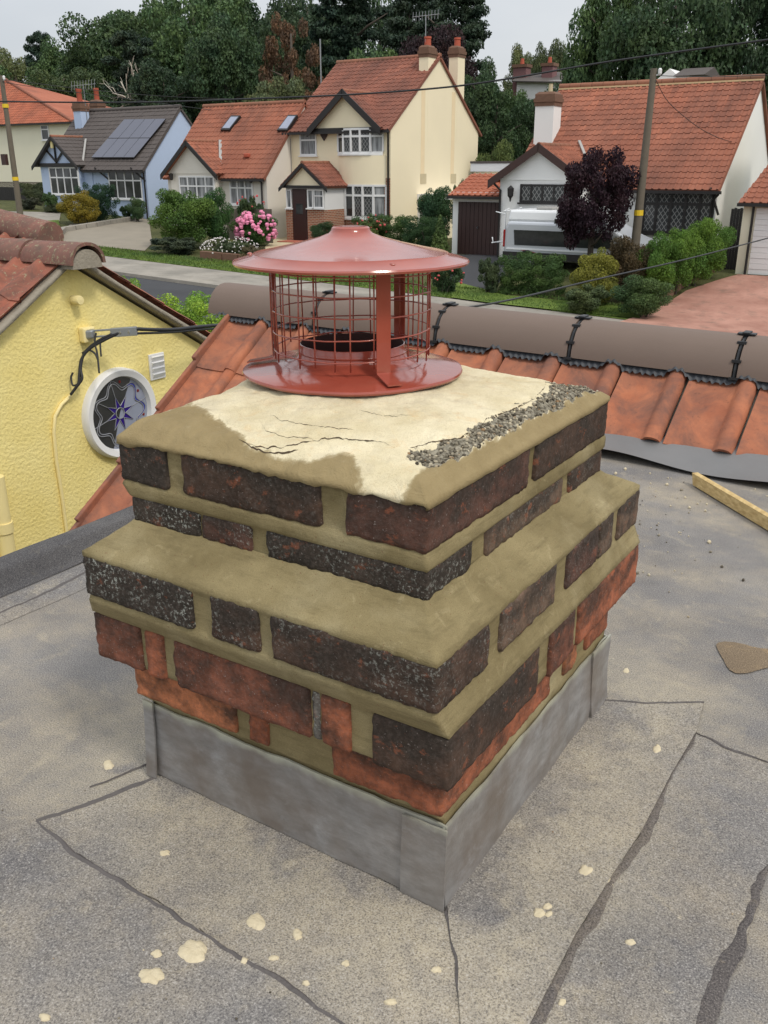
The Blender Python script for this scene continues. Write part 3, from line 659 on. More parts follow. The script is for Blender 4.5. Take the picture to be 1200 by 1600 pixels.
for i in range(5):
    z = zr0+i*(zh-0.004-zr0)/4.35; mb = MB()
    mb.tube([(CC.x+RCG*math.cos(k*math.pi/32+.1)*(1+.012*n3((k*.4, i, 0), 1, 2)), CC.y+RCG*math.sin(k*math.pi/32+.1)*(1+.012*n3((k*.4, i, 5), 1, 2)), z+0.0022*math.sin(k*math.pi/32+i)+0.0016*n3((k*.3, i, 0), 1, 5)) for k in range(64)], 0.00115, 6, closed=True)
    mb.build('wire_ring', 'terracotta_enamel', cowl, smooth='all')
rnd = random.Random(3)
for i in range(26):
    a = 2*math.pi*(i+rnd.uniform(-.13, .13))/26; b = a+rnd.uniform(-.02, .02); r = RCG-0.0012; zb = zr0-rnd.choice((0.004, 0.012, 0.016))
    mb = MB(); mb.tube([(CC.x+r*math.cos(a), CC.y+r*math.sin(a), zb), (CC.x+r*1.01*math.cos((a+b)/2), CC.y+r*1.01*math.sin((a+b)/2), (zb+zh)/2), (CC.x+r*math.cos(b), CC.y+r*math.sin(b), zh+0.010)], 0.0012, 6)
    mb.build('cage_wire', 'terracotta_enamel', cowl, smooth='all')

# ================================================================= own tiled roof and ridge
TP = math.atan(0.73); YT, ZT = 2.12, 0.078
sag = lambda x: -0.012*(x+2.4)
own = thing('tiled_roof', 'orange clay tiled roof slope under a brown ridge behind the chimney', 'roof', (-0.5, 2.0, -1.5))
mb = MB(); ys = 2.44
mb.prism([(-2.46, 2.47, ZT+0.73*(2.47-YT)-0.06), (-2.46, -1.6, ZT+0.73*(-1.6-YT)-0.06), (-2.46, -1.6, ZT+0.73*(-1.6-YT)-0.16), (-2.46, 2.47, -1.5), (-2.46, 6.3, -2.7), (-2.46, 6.3, -2.58)], (1.06, 0, 0)); mb.build('roof_deck', 'verge_mortar', own)
mb = MB(); mb.prism([(-1.399, 2.47, ZT+0.73*(2.47-YT)-0.06), (-1.399, 2.17, ZT+0.73*(2.17-YT)-0.06), (-1.399, 2.17, -1.5), (-1.399, 6.3, -2.7), (-1.399, 6.3, -2.58)], (4.4, 0, 0)); mb.build('roof_deck', 'verge_mortar', own)
TW = 0.232
def tile_mesh(w, ln, seed):
    mb = MB(); prof = [(0, 0.000), (0.002, 0.010), (0.012, 0.008), (0.03, 0.002), (0.07, 0.0), (0.13, 0.0), (0.154, 0.001), (0.163, 0.007), (0.171, 0.018), (0.184, 0.025), (0.198, 0.026), (0.212, 0.021), (0.221, 0.011), (0.223, -0.012)]
    nv = 8; n = len(prof)
    for j in range(nv+1):
        v = j/nv
        for x, h in prof:
            xx = x*w/0.232; wob = 0.0022*n3((xx, v*ln, 0), 14, seed)
            tail = -0.006*(1-v*nv) if j < 1 else 0
            mb.v.append((xx+0.001*n3((v*ln, 0, xx), 30, seed), v*ln+(0.004*n3((xx, 0, 0), 22, seed) if j == 0 else 0), h+wob+0.016*(1-v)+tail))
    for j in range(nv):
        for i in range(n-1): a = j*n+i; mb.f.append((a, a+1, a+n+1, a+n))
    b = len(mb.v)
    for i in range(n): x, y, z = mb.v[i]; mb.v.append((x, y+0.002, z-0.014))
    for i in range(n-1): mb.f.append((b+i, b+i+1, i+1, i))
    l = len(mb.v); 
    for j in range(nv+1): x, y, z = mb.v[j*n]; mb.v.append((x+0.001, y, z-0.014))
    for j in range(nv): mb.f.append((l+j, j*n, (j+1)*n, l+j+1)) if False else mb.f.append((j*n, l+j, l+j+1, (j+1)*n)[::-1])
    me = mb.mesh('tile', (0, 0, 0)); me.polygons.foreach_set('use_smooth', [True]*len(me.polygons)); me.set_sharp_from_angle(angle=math.radians(45)); return me
TM = [tile_mesh(TW, 0.40, s) for s in (1, 2, 3, 4)]
for t in TM: t.materials.append(M['clay_tile'])
rnd = random.Random(8)
xo = Pz(1024, 664, 0.10).x-0.195
def put_tile(col, row):
    x = xo+col*TW; y = YT-row*0.243; z = ZT+0.73*(y-YT)
    if x < -2.52: return
    mt = Matrix.Translation((x, y, z-0.018+sag(x))) @ Matrix.Rotation(TP+rnd.uniform(-.006, .006), 4, 'X') @ Matrix.Rotation(rnd.uniform(-.01, .01), 4, 'Z')
    inst('tile', rnd.choice(TM), mt, own)
c0_ = math.ceil((-2.50-xo)/TW)
for col in range(c0_, 12): put_tile(col, 0)
for col in range(c0_, c0_+5):
    for row in range(1, 8): put_tile(col, row)
mb = MB()                                                             # verge tiles' outer edge
for row in range(8):
    y = YT-row*0.243; z = ZT+0.73*(y-YT); x = xo+c0_*TW
    mb.bar((x-0.012+0.0007*row, y-.004, z+0.016+sag(x)), (x-0.012+0.0007*row, y+0.262, z-0.004+sag(x)+0.191), 0.022, 0.05)
mb.build('verge_edge', 'clay_tile', own, bevel=0.005)
YR, RR = 2.475, 0.128
zr = lambda x: 0.272+sag(x)
jx = [Py(p, q, YR).x for p, q in ((515, 452), (704, 472), (912, 493), (1168, 520))]; print('ridge joints', jx)
js = [-2.56]+jx; d = 0.45
while js[-1] < 2.6: js.append(js[-1]+0.46)
PR = [(-1.0, 0.0), (-0.97, 0.20), (-0.88, 0.45), (-0.72, 0.70), (-0.5, 0.88), (-0.25, 0.975), (0, 1.0), (0.25, 0.975), (0.5, 0.88), (0.72, 0.70), (0.88, 0.45), (0.97, 0.20), (1.0, 0.0)]
for a, b in zip(js[:-1], js[1:]):
    mb = MB(); n = len(PR); xa, xb = a+0.009, b-0.009
    for x in (xa, xb):
        for q in (1.0, 0.87):
            for yy, h in PR: mb.v.append((x, YR+yy*RR*q, zr(x)-0.005+h*RR*q*0.98-(0.0 if q == 1 else 0.001)))
    for i in range(n-1):
        mb.f += [(i, 2*n+i, 2*n+i+1, i+1), (n+i, n+i+1, 3*n+i+1, 3*n+i), (i, i+1, n+i+1, n+i), (2*n+i, 3*n+i, 3*n+i+1, 2*n+i+1)]
    mb.f += [(0, n, 3*n, 2*n), (n-1, 3*n-1, 4*n-1, 2*n-1)]
    rt = mb.build('ridge_tile', 'brown_ridge', own, smooth=50)
    mb = MB()
    for k in range(13):
        if k % 2 == 0:
            yy, h = PR[k]; mb.box(b-0.015, b+0.015, YR+yy*RR*1.0-0.008, YR+yy*RR*1.0+0.008, zr(b)-0.005+h*RR*0.97-0.006, zr(b)-0.005+h*RR*0.985+0.002)
    mb.tube([(b, YR+yy*RR*0.95, zr(b)-0.005+h*RR*0.93) for yy, h in PR], 0.006, 5)
    mb.build('union_strip', 'black_plastic', rt)
    mb = MB(); zc_ = zr(b)-0.005+RR*0.98; mb.box(b-0.030, b+0.030, YR-0.016, YR+0.016, zc_+0.001, zc_+0.007); mb.box(b-0.012, b+0.012, YR-0.024, YR+0.024, zc_+0.005, zc_+0.012)
    cl = mb.build('ridge_clip', 'black_plastic', rt, bevel=0.002)
mb = MB()                                                             # ribbed strip under the ridge
def vent(u, v):
    x = -2.50+4.9*u; t = ((x-xo) % TW)/TW; lift = 0.026*math.exp(-((t-0.82)/0.15)**4)
    y = 2.40-0.060*v-0.004*math.sin(x*420)*(v > .9)*0.5; return (x, y, ZT+0.73*(y-YT)+0.006+lift+sag(x)+0.004*math.sin(x*260)*v+0.010*(1-v))
mb.grid(vent, 1400, 5, True); mb.build('ventilation_strip', 'vent_black', own, smooth='all')
mb = MB()                                                             # grey apron where the tiles meet the flat roof
def apron(u, v):
    x = -1.40+4.2*u; y = 2.22-0.25*v-0.02*math.sin(x*5.5+1)*v; zt_ = ZT+0.73*(2.22-YT)-0.085
    z = zt_*(1-v)**1.3+0.012+0.014*(1+math.sin(x*9.5))*v**2*0.8+0.004*math.sin(math.pi*min(1, v)); return (x, y, z)
mb.grid(apron, 240, 10, True); mb.build('lead_apron', 'lead_apron', own, smooth='all')

# ================================================================= things lying on the roof
a = Pz(1082, 758, 0.004); b = Pz(1199, 829, 0.004); d = (b-a).normalized(); b = a+d*1.1; sd = Vector((-d.y, d.x, 0))
if sd.y < 0: sd = -sd
mb = MB(); hgt = 0.036; wdt = 0.020
v = []
for p, sl_ in ((a, -0.006), (b, 0.0)):
    for s_, h in ((0, 0), (1, 0), (1, 1), (0, 1)): v.append(p+sd*(wdt*s_)+d*(sl_*h*2)+Vector((0, 0, hgt*h)))
mb.add(v, [(0, 1, 2, 3)[::-1], (4, 5, 6, 7), (0, 4, 7, 3), (1, 2, 6, 5), (3, 7, 6, 2), (0, 1, 5, 4)])
tag(mb.build('timber_batten', 'timber', bevel=0.0015), 'sawn pale timber batten lying on the felt near the clay tiles', 'batten')
SPL = [(303, 1485, 24, 17, 'large cream mortar splash with ragged edge, the biggest on the felt'), (235, 1525, 18, 12, 'broad cream mortar splash beside the biggest splash'), (398, 1441, 13, 13, 'round cream mortar blob between lead flashing and felt seam'),
  (245, 1490, 8, 7, None), (915, 1360, 10, 8, 'pale oval mortar blob near the wide bitumen seam'), (953, 1380, 6, 11, 'long mortar dab lying on the wide bitumen seam'), (841, 1426, 10, 7, None), (855, 1416, 7, 5, None), (858, 1428, 6, 4, None), (465, 1460, 8, 8, None),
  (70, 1590, 9, 6, None), (1027, 1170, 7, 6, None), (169, 1195, 8, 7, None), (258, 1333, 8, 4, None), (382, 1501, 6, 5, None), (428, 1497, 8, 4, None), (878, 1566, 6, 6, None), (985, 1472, 8, 5, None), (610, 1566, 10, 5, None), (682, 1515, 9, 5, None), (978, 1048, 5, 4, None), (478, 1536, 6, 4, None), (540, 1505, 7, 5, None)]
plain('faint', (200, 190, 165), 0.9)
for i, (x, y, rx, ry, lb) in enumerate(SPL):
    c = on_felt(x, y, 0.0004); zf = c.z; mb = MB(); n = 28; rin = []
    for k in range(n):
        t = 2*math.pi*k/n; q = 1+0.42*fbm((math.cos(t), math.sin(t), i*3.1), 1.2, i, 2); p = Pz(x+rx*q*math.cos(t), y+ry*q*math.sin(t), zf); rin.append(p)
    h = min(0.003, 0.0010+rx*0.00008)
    mb.v = [tuple(p-Vector((0, 0, 0.0006))) for p in rin]+[tuple(c.lerp(p, 0.84)+Vector((0, 0, h*0.8))) for p in rin]+[tuple(c.lerp(p, 0.45)+Vector((0, 0, h*(1.2+0.6*n3(p, 90, i))))) for p in rin]+[tuple(c+Vector((0, 0, h*1.1)))]
    mb.f = [(k, (k+1) % n, n+(k+1) % n, n+k) for k in range(n)]+[(n+k, n+(k+1) % n, 2*n+(k+1) % n, 2*n+k) for k in range(n)]+[(2*n+k, 2*n+(k+1) % n, 3*n) for k in range(n)]
    mb.f = [q[::-1] for q in mb.f] if (rin[1]-c).cross(rin[0]-c).z > 0 else mb.f
    o = mb.build('mortar_splash', 'cream_splash', smooth='all')
    tag(o, lb or 'small dried cream mortar spot on the grey felt', 'mortar splash', 'small mortar spots on the felt' if not lb else None)
c = Pz(1168, 1027, 0.002); mb = MB(); pts = []
for x, y in ((1120, 1006), (1145, 1003), (1185, 1012), (1230, 1018), (1240, 1040), (1200, 1043), (1165, 1052), (1142, 1048), (1130, 1030)): pts.append(Pz(x, y, 0.0022))
def closed_smooth(P, k=8):
    o = []; n = len(P)
    for i in range(n):
        a, b, c_, d_ = P[i-1], P[i], P[(i+1) % n], P[(i+2) % n]
        for s in range(k): t = s/k; o.append(0.5*((2*b)+(c_-a)*t+(2*a-5*b+4*c_-d_)*t*t+(-a+3*b-3*c_+d_)*t**3)+Vector((0.0018*n3((i, t*4, 0), 1.7, 3), 0.0018*n3((t*4, i, 2), 1.7, 8), 0)))
    return o
pts = closed_smooth(pts)
mb.v = [tuple(p) for p in pts]; mb.f = [tuple(range(len(pts)))]
if (pts[0]-c).cross(pts[3]-c).z < 0: mb.f = [mb.f[0][::-1]]
tag(mb.build('sand_patch', 'wet_sand'), 'brown damp patch of sandy wash on the grey felt', 'stain')
mb = MB(); rnd = random.Random(12)
for _ in range(70):
    x = rnd.gauss(1040, 70); y = rnd.gauss(800, 55)
    if y < 735 or x < 985: continue
    p = Pz(x, y, 0.002); pebble(mb, p, rnd.choice((0.0015, 0.002, 0.002, 0.003, 0.005)), rnd)
for _ in range(110):
    x = rnd.uniform(-50, 1200); y = rnd.uniform(1120, 1600); p = on_felt(x, y, 0.0005)
    if RL[0]-.02 < p.x < RL[1]+.02 and p.y > RL[2]-.02: continue
    if p.x < -1.2: continue
    pebble(mb, p, rnd.choice((0.0006, 0.0008, 0.001, 0.0015)), rnd)
o = mb.build('mortar_crumbs', 'aggregate'); o['kind'] = 'stuff'; tag(o, 'scattered mortar crumbs and grit lying on the felt', 'crumbs')
mb = MB()
for _ in range(60):
    x = rnd.gauss(1010, 110); y = rnd.gauss(800, 60)
    if y < 735 or x < 1000: continue
    pebble(mb, Pz(x, y, 0.002), rnd.choice((0.002, 0.002, 0.003, 0.004)), rnd)
for x, y, r_ in ((962, 740, .007), (977, 733, .006), (1042, 757, .005), (1077, 793, .005), (1102, 798, .004), (1108, 847, .006)): pebble(mb, Pz(x, y, 0.003), r_, rnd)
o = mb.build('cream_crumbs', 'cream_splash'); o['kind'] = 'stuff'; tag(o, 'pale cream mortar crumbs scattered between chimney and batten', 'crumbs')
mb = MB(); pebble(mb, Px(808, 901, R3[1]-0.03), 0.003, rnd); tag(mb.build('stone_chip', 'aggregate'), 'tiny brown stone chip on the sloping mortar ledge', 'stone')

# ================================================================= yellow rendered neighbour
XW = -4.0
AP = Px(108, 414, XW); VL = Px(0, 518, XW); VR = Px(318, 541, XW)
sl1 = (AP.z-VL.z)/(AP.y-VL.y); sl2 = (AP.z-VR.z)/(VR.y-AP.y); print('yellow', AP, sl1, sl2)
yh = thing('yellow_house', 'yellow rough rendered house gable with round stained glass window', 'house', (XW-2, AP.y, -3.2))
ye0, ye1 = AP.y-3.6, AP.y+3.6
ze0, ze1 = AP.z-3.6*sl1, AP.z-3.6*sl2
mb = MB(); mb.prism([(XW, ye0, -4.2), (XW, ye1, -4.2), (XW, ye1, ze1), AP, (XW, ye0, ze0)], (-0.3, 0, 0)); mb.build('gable_wall', 'yellow_render', yh)
mb = MB(); mb.box(XW-7, XW-0.302, ye0+0.05, ye1-0.05, -4.2, min(ze0, ze1)-0.1); mb.build('wall', 'yellow_render', yh)
for s_, ye, ze, sl in ((-1, ye0-0.2, ze0-0.2*sl1, sl1), (1, ye1+0.2, ze1-0.2*sl2, sl2)):
    mb = MB(); mb.prism([(XW+0.05, AP.y, AP.z+0.02), (XW+0.05, ye, ze+0.02), (XW+0.05, ye, ze+0.06), (XW+0.05, AP.y, AP.z+0.06)], (-7, 0, 0)); mb.build('roof_deck', 'verge_mortar', yh)
    mb = MB(); q = []
    for k in range(41):
        y = AP.y+(ye-AP.y)*k/40; z = AP.z+(ze-AP.z)*k/40; q.append((y, z))
    rows = [[(XW+0.045+0.012*n3((y, z, 3), 8), y, z+0.02) for y, z in q], [(XW+0.072+0.010*n3((y, z, 1), 12), y, z+0.028) for y, z in q], [(XW+0.07+0.014*n3((y, z, 2), 9), y, z+0.055+0.008*n3((y, z, 2), 14)) for y, z in q], [(XW+0.02, y, z+0.064) for y, z in q]]
    for r in rows: mb.v += r
    for i in range(3):
        for k in range(40): f = (i*41+k, i*41+k+1, (i+1)*41+k+1, (i+1)*41+k); mb.f.append(f if s_ < 0 else f[::-1])
    mb.build('verge_mortar', 'verge_mortar', yh, smooth='all')
def roman_mesh(w, ln, seed):
    mb = MB(); n = 13; nv = 5
    for j in range(nv+1):
        for i in range(n): u = i/(n-1); mb.v.append((w*u, ln*j/nv, 0.036*max(0, math.sin(2*math.pi*u+0.6))**0.8+0.012*(1-j/nv)+0.003*n3((u, j*.2, seed), 3)))
    for j in range(nv):
        for i in range(n-1): a = j*n+i; mb.f.append((a, a+1, a+n+1, a+n))
    b = len(mb.v)
    for i in range(n): x, y, z = mb.v[i]; mb.v.append((x, y+0.001, z-0.018))
    for i in range(n-1): mb.f.append((b+i, b+i+1, i+1, i))
    me = mb.mesh('tile', (0, 0, 0)); me.polygons.foreach_set('use_smooth', [True]*len(me.polygons)); me.set_sharp_from_angle(angle=math.radians(50)); me.materials.append(M['weathered_clay']); return me
RM = [roman_mesh(0.205, 0.42, s) for s in (1, 2, 3)]
rnd = random.Random(4)
for side, sl in ((-1, sl1), (1, sl2)):
    an = math.atan(sl)
    for col in range(12 if side < 0 else 2):
        for row in range(9 if side < 0 else 8):
            dist = 0.14+0.31*(row+1); x = XW+0.055-0.20*(col+1)
            y = AP.y+side*dist*math.cos(an); z = AP.z+0.066-dist*math.sin(an)
            if side < 0: mt = Matrix.Translation((x, y, z)) @ Matrix.Rotation(an+rnd.uniform(-.01, .01), 4, 'X')
            else: mt = Matrix.Translation((x+0.2, y, z)) @ Matrix.Rotation(math.pi, 4, 'Z') @ Matrix.Rotation(an, 4, 'X')
            inst('tile', rnd.choice(RM), mt, yh)
for k in range(7):
    xa = XW+0.17-0.46*k; mb = MB(); n = 13
    for x, rr in ((xa, 0.126), (xa-0.45, 0.118)):
        for q in (1, 0.85):
            for i in range(n): t = math.pi*i/(n-1); mb.v.append((x, AP.y-math.cos(t)*rr*q, AP.z+0.015+math.sin(t)*rr*q*0.95+0.004*n3((x, i*.3, k), 2)))
    for i in range(n-1): mb.f += [(i, i+1, 2*n+i+1, 2*n+i), (n+i, 3*n+i, 3*n+i+1, n+i+1), (i, n+i, n+i+1, i+1), (2*n+i, 2*n+i+1, 3*n+i+1, 3*n+i)]
    mb.build('ridge_tile', 'lichen_ridge', yh, smooth=50)
mb = MB(); mb.prism([(XW+0.06, AP.y-0.105*math.cos(math.pi*i/14), AP.z-0.01+0.104*math.sin(math.pi*i/14)) for i in range(15)], (0.10, 0, 0)); mb.build('ridge_infill', 'verge_mortar', yh)
# lower wing of the same roof seen over the ridge
P2 = Px(80, 372, -6.0); P1 = Px(-90, 328, -7.4)
mb = MB(); mb.tube([P1, P1.lerp(P2, .5), P2], 0.13, 16); mb.build('hip_ridge', 'lichen_ridge', yh, smooth=50)
for k in range(6):
    for row in range(2):
        q = P2.lerp(P1, (k+0.2)/6); mt = Matrix.Translation((q.x-0.16, q.y-0.30-0.26*row, q.z-0.15-0.17*row)) @ Matrix.Rotation(0.55, 4, 'X'); inst('tile', rnd.choice(RM), mt, yh)
mb = MB(); mb.prism([P1+Vector((0, 0, -.08)), P2+Vector((0, 0, -.08)), P2+Vector((0, -.75, -.62)), P1+Vector((0, -.75, -.62))], (0, 0, -0.1)); mb.build('roof_deck', 'verge_mortar', yh)
# round window
wc = Px(185, 645, XW); rw = 0.288
win = thing('w', 'x', 'x', wc); bpy.data.objects.remove(win)
mb = MB(); mb.lathe([(rw-0.058, 0.012), (rw-0.050, 0.045), (rw-0.012, 0.052), (rw, 0.040), (rw+0.002, -0.01)], (XW, wc.y, wc.z), 72, 'X'); mb.f = [q for q in mb.f]
wf = mb.build('window', 'white_plastic', yh, smooth=45, label='round white framed window with star pattern stained glass')
def disc_sector(r0, r1, a0, a1, x, n=24):
    mb = MB(); v = []; 
    for k in range(n+1): a = a0+(a1-a0)*k/n; v += [(x, wc.y+r0*math.cos(a), wc.z+r0*math.sin(a)), (x, wc.y+r1*math.cos(a), wc.z+r1*math.sin(a))]
    mb.v = v; mb.f = [(2*k, 2*k+1, 2*k+3, 2*k+2) for k in range(n)]; return mb
ri = rw-0.056
disc_sector(0.0005, ri, math.radians(60), math.radians(250), XW+0.014).build('pane', 'dark_glass', wf)
disc_sector(0.0005, ri, math.radians(-110), math.radians(60), XW+0.014).build('pane', 'pale_glass', wf)
mb = MB()
def wp(r, a): return (XW+0.017, wc.y+r*math.cos(a), wc.z+r*math.sin(a))
for k in range(8):
    a = math.pi/4*k+0.25
    mb.tube([wp(0.045, a-0.40), wp(0.115, a), wp(0.045, a+0.40)], 0.0032, 5)
    if k % 2 == 0 or k == 3: mb.tube([wp(0.115, a), wp(ri, a)], 0.0025, 5)
mb.tube([wp(0.034, math.pi/12*k) for k in range(24)], 0.0035, 5, closed=True)
mb.tube([wp(0.172+0.026*math.cos(7*math.pi/48*k), 2*math.pi/96*k) for k in range(96)], 0.0035, 5, closed=True)
mb.tube([wp(0.188+0.026*math.cos(7*math.pi/48*k), 2*math.pi/96*k) for k in range(96)], 0.0030, 5, closed=True)
mb.build('leading', 'leading', wf)
mb = MB()
for k in range(33, 96): 
    a0 = 2*math.pi/96*k-2.55; a1 = 2*math.pi/96*(k+1)-2.55
    if not -1.95 < a0 < 1.05: continue
    r0 = lambda a: 0.172+0.026*math.cos(7*a)
    mb.add([(XW+0.0155, wc.y+r*math.cos(a), wc.z+r*math.sin(a)) for a, r in ((a0, r0(a0)), (a0, r0(a0)+.016), (a1, r0(a1)+.016), (a1, r0(a1)))], [(0, 1, 2, 3)])
mb.build('blue_ribbon', 'blue_glass', wf)
for k in range(8):
    a = math.pi/4*k+0.25; mb = MB(); mb.add([wp(0.045, a-0.4), wp(0.115, a), wp(0.045, a+0.4), wp(0.036, a)], [(0, 1, 2, 3)]); mb.v = [(XW+0.0155, y, z) for _, y, z in mb.v]; mb.build('star_point', 'violet_glass', wf)
for a in (0.6, -0.25, -1.5, 1.45): mb = MB(); mb.lathe([(0.010, 0.0155), (0.0005, 0.017)], (XW, wc.y+0.2*math.cos(a), wc.z+0.2*math.sin(a)), 10, 'X'); mb.build('roundel', 'red_glass', wf)
# louvred vent, lamp stub, conduit, downpipe
q = Px(244, 572, XW); mb = MB(); mb.box(XW, XW+0.014, q.y-0.066, q.y+0.066, q.z-0.085, q.z+0.085); vt = mb.build('wall_vent', 'white_plastic', yh, bevel=0.004)
for k in range(4): mb = MB(); mb.bar((XW+0.018, q.y-0.052, q.z-0.055+0.037*k), (XW+0.018, q.y+0.052, q.z-0.055+0.037*k), 0.012, 0.028, (0.5, 0, 1)); mb.build('louvre', 'white_plastic', vt)
q = Px(113, 468, XW); mb = MB(); mb.lathe([(0.026, 0.0), (0.028, 0.07), (0.024, 0.078), (0.001, 0.08)], (XW-0.005, q.y, q.z), 14, 'X'); mb.build('overflow_stub', 'yellow_paint', yh, smooth=50)
cp = [Px(a, b, XW+0.012) for a, b in ((110, 618), (96, 632), (86, 650), (84, 675), (88, 720), (96, 770), (104, 830), (112, 900))]
mb = MB(); mb.tube(cp, 0.011, 8); mb.build('conduit', 'yellow_paint', yh, smooth='all')
mb = MB(); a = Px(-7, 745, XW+0.06); b = Px(8, 905, XW+0.06); mb.tube([(a.x, a.y, a.z), (a.x, a.y, -4)], 0.045, 12); mb.tube([(a.x, a.y, -0.97), (a.x, a.y, -1.03)], 0.053, 12); mb.build('downpipe', 'yellow_paint', yh, smooth=50)
# cable clamp and cables
q0 = Px(140, 522, XW+0.05); q1 = Px(214, 517, XW+0.30)
cb = thing('cable_clamp', 'galvanised steel cable strap bolted to the yellow gable', 'cable clamp', q0)
mb = MB(); e = Px(132, 522, XW); mb.box(XW, XW+0.05, e.y-0.045, e.y+0.045, e.z-0.045, e.z+0.045); mb.build('wall_hook', 'yellow_paint', cb, bevel=0.01)
dd = (q1-q0).normalized(); up = Vector((0, 0, 1)); mid = q0.lerp(q1, 0.52)
mb = MB(); mb.bar(q0+up*0.018, mid+up*0.018, 0.006, 0.012); mb.bar(q0-up*0.018, mid-up*0.018, 0.006, 0.012); mb.bar(mid-dd*0.02, q1, 0.030, 0.052); mb.build('strap', 'galvanised', cb, bevel=0.003)
mb = MB(); mb.bar(q0-dd*0.03, q0+dd*0.03, 0.05, 0.055); mb.build('shackle', 'galvanised', cb, bevel=0.012)
for f in (0.62, 0.80): p = q0.lerp(q1, f); mb = MB(); mb.lathe([(0.012, 0.0), (0.012, 0.012), (0.001, 0.013)], p+Vector((0.014, 0, 0)), 8, 'X'); mb.build('bolt', 'galvanised', cb)
def wire(pts, r, name, label, mt='black_plastic', group=None, n=6):
    P = []
    for i in range(len(pts)-1):                                       # smooth through picture points at given depths
        p0, p1, p2, p3 = (pts[max(0, min(len(pts)-1, i+k))] for k in (-1, 0, 1, 2))
        for s in range(8):
            t = s/8; c = [0.5*((2*b)+(c_-a)*t+(2*a-5*b+4*c_-d_)*t*t+(-a+3*b-3*c_+d_)*t**3) for a, b, c_, d_ in zip(p0, p1, p2, p3)]
            P.append(CAM+ray(c[0], c[1])*c[2])
    P.append(CAM+ray(pts[-1][0], pts[-1][1])*pts[-1][2])
    mb = MB(); mb.tube(P, r, n); return tag(mb.build(name, mt, smooth='all'), label, 'cable', group)
dq = lambda p: (p-CAM).dot(_F)
d1 = dq(q1)
wire([(212, 514, d1), (270, 515, d1*1.06), (345, 508, d1*1.14), (560, 498, d1*1.45), (700, 484, d1*1.75), (790, 470, d1*2.0), (930, 437, d1*2.4), (1060, 408, d1*2.8), (1200, 372, d1*3.3), (1400, 318, d1*4)], 0.0125, 'overhead_cable', 'thick black overhead service cable from the yellow gable to the street')
wire([(212, 521, d1), (270, 519, d1*1.06), (345, 513, d1*1.14), (560, 504, d1*1.45), (690, 490, d1*1.7)], 0.008, 'overhead_cable', 'thinner black cable running just under the thick service cable')
dw = dq(q0)
hang = [[(186, 520, dw), (160, 533, dw), (140, 545, dw), (127, 562, dw), (124, 585, dw), (122, 600, dw), (110, 617, dw)], [(175, 522, dw), (150, 535, dw), (132, 552, dw), (126, 575, dw), (128, 592, dw), (118, 606, dw), (111, 616, dw)], [(150, 520, dw), (148, 535, dw), (152, 553, dw), (155, 583, dw)], [(186, 521, dw), (165, 526, dw), (157, 533, dw), (158, 557, dw)], [(128, 552, dw), (138, 547, dw), (148, 552, dw), (153, 562, dw)], [(122, 600, dw), (114, 602, dw), (111, 590, dw), (114, 582, dw)]]
for i, h in enumerate(hang):
    wire([(x, y, z-0.02) for x, y, z in h], 0.009 if i < 2 else 0.006, 'cable_tail', 'short black cable tail looping down from the clamp on the yellow wall', group='black cable tails at the wall clamp')
# ================================================================= far materials
def leafmat(name, rough=0.6):
    m = MT(name, rough, spec=0.3); oi = m.objcol()
    v = m.ramp(m.island(), [(0.0, 0.80), (0.5, 1.35), (1.0, 2.0)])
    c = m.mix(1.0, oi.outputs['Color'], v, 'MULTIPLY')
    h = m.mix(m.ramp(m.noise(0.9, 4), [(0.35, 0.0), (0.65, 1.0)]), (0.75, 0.85, 0.9), (1.2, 1.1, 0.85))
    c = m.mix(1.0, c, h, 'MULTIPLY'); m.base(c)
    tr = m.n('ShaderNodeBsdfTranslucent'); m.k(c, tr.inputs[0]); mxs = m.n('ShaderNodeMixShader'); mxs.inputs[0].default_value = 0.28
    o = m.t.nodes['Material Output']; m.k(m.b.outputs[0], mxs.inputs[1]); m.k(tr.outputs[0], mxs.inputs[2]); m.k(mxs.outputs[0], o.inputs[0])
leafmat('leaves')
m = MT('bark', 0.9, spec=0.2); m.base(m.mix(m.noise(6, 5, vec=m.pos((3, 3, 0.7))), (0.05, 0.04, 0.032), (0.13, 0.11, 0.09))); m.bump(m.noise(10, 5, vec=m.pos((3, 3, 0.6))), 0.6, 0.05)
plain('dead_wood', (170, 164, 150), 0.9, 0.15, 4)
def grassmat(name, a, b):
    m = MT(name, 0.9, spec=0.2); c = m.mix(m.ramp(m.noise(1.1, 6), [(0.35, 0.0), (0.65, 1.0)]), lin(a), lin(b))
    c = m.mix(m.ramp(m.noise(28, 3), [(0.35, 0.5), (0.6, 0.0)]), c, tuple(v*0.45 for v in lin(a))); m.base(c); m.bump(m.noise(22, 4), 0.8, 0.06)
grassmat('grass', (84, 106, 44), (120, 140, 66)); grassmat('earth', (74, 78, 46), (96, 98, 60))
m = MT('asphalt', 0.9, spec=0.3); m.base(m.mix(m.noise(0.8, 6), lin((56, 57, 60)), lin((72, 73, 76)))); m.bump(m.noise(60, 3), 0.3, 0.01)
m = MT('pavement_grey', 0.9, spec=0.3); c = m.mix(m.ramp(m.noise(0.7, 7, 0.65), [(0.35, 0.0), (0.65, 1.0)]), lin((128, 124, 116)), lin((158, 152, 142))); m.base(m.mix(m.ramp(m.noise(3, 6, 0.7), [(0.55, 0.0), (0.7, 0.5)]), c, lin((108, 100, 88)))); m.bump(m.noise(40, 3), 0.3, 0.01)
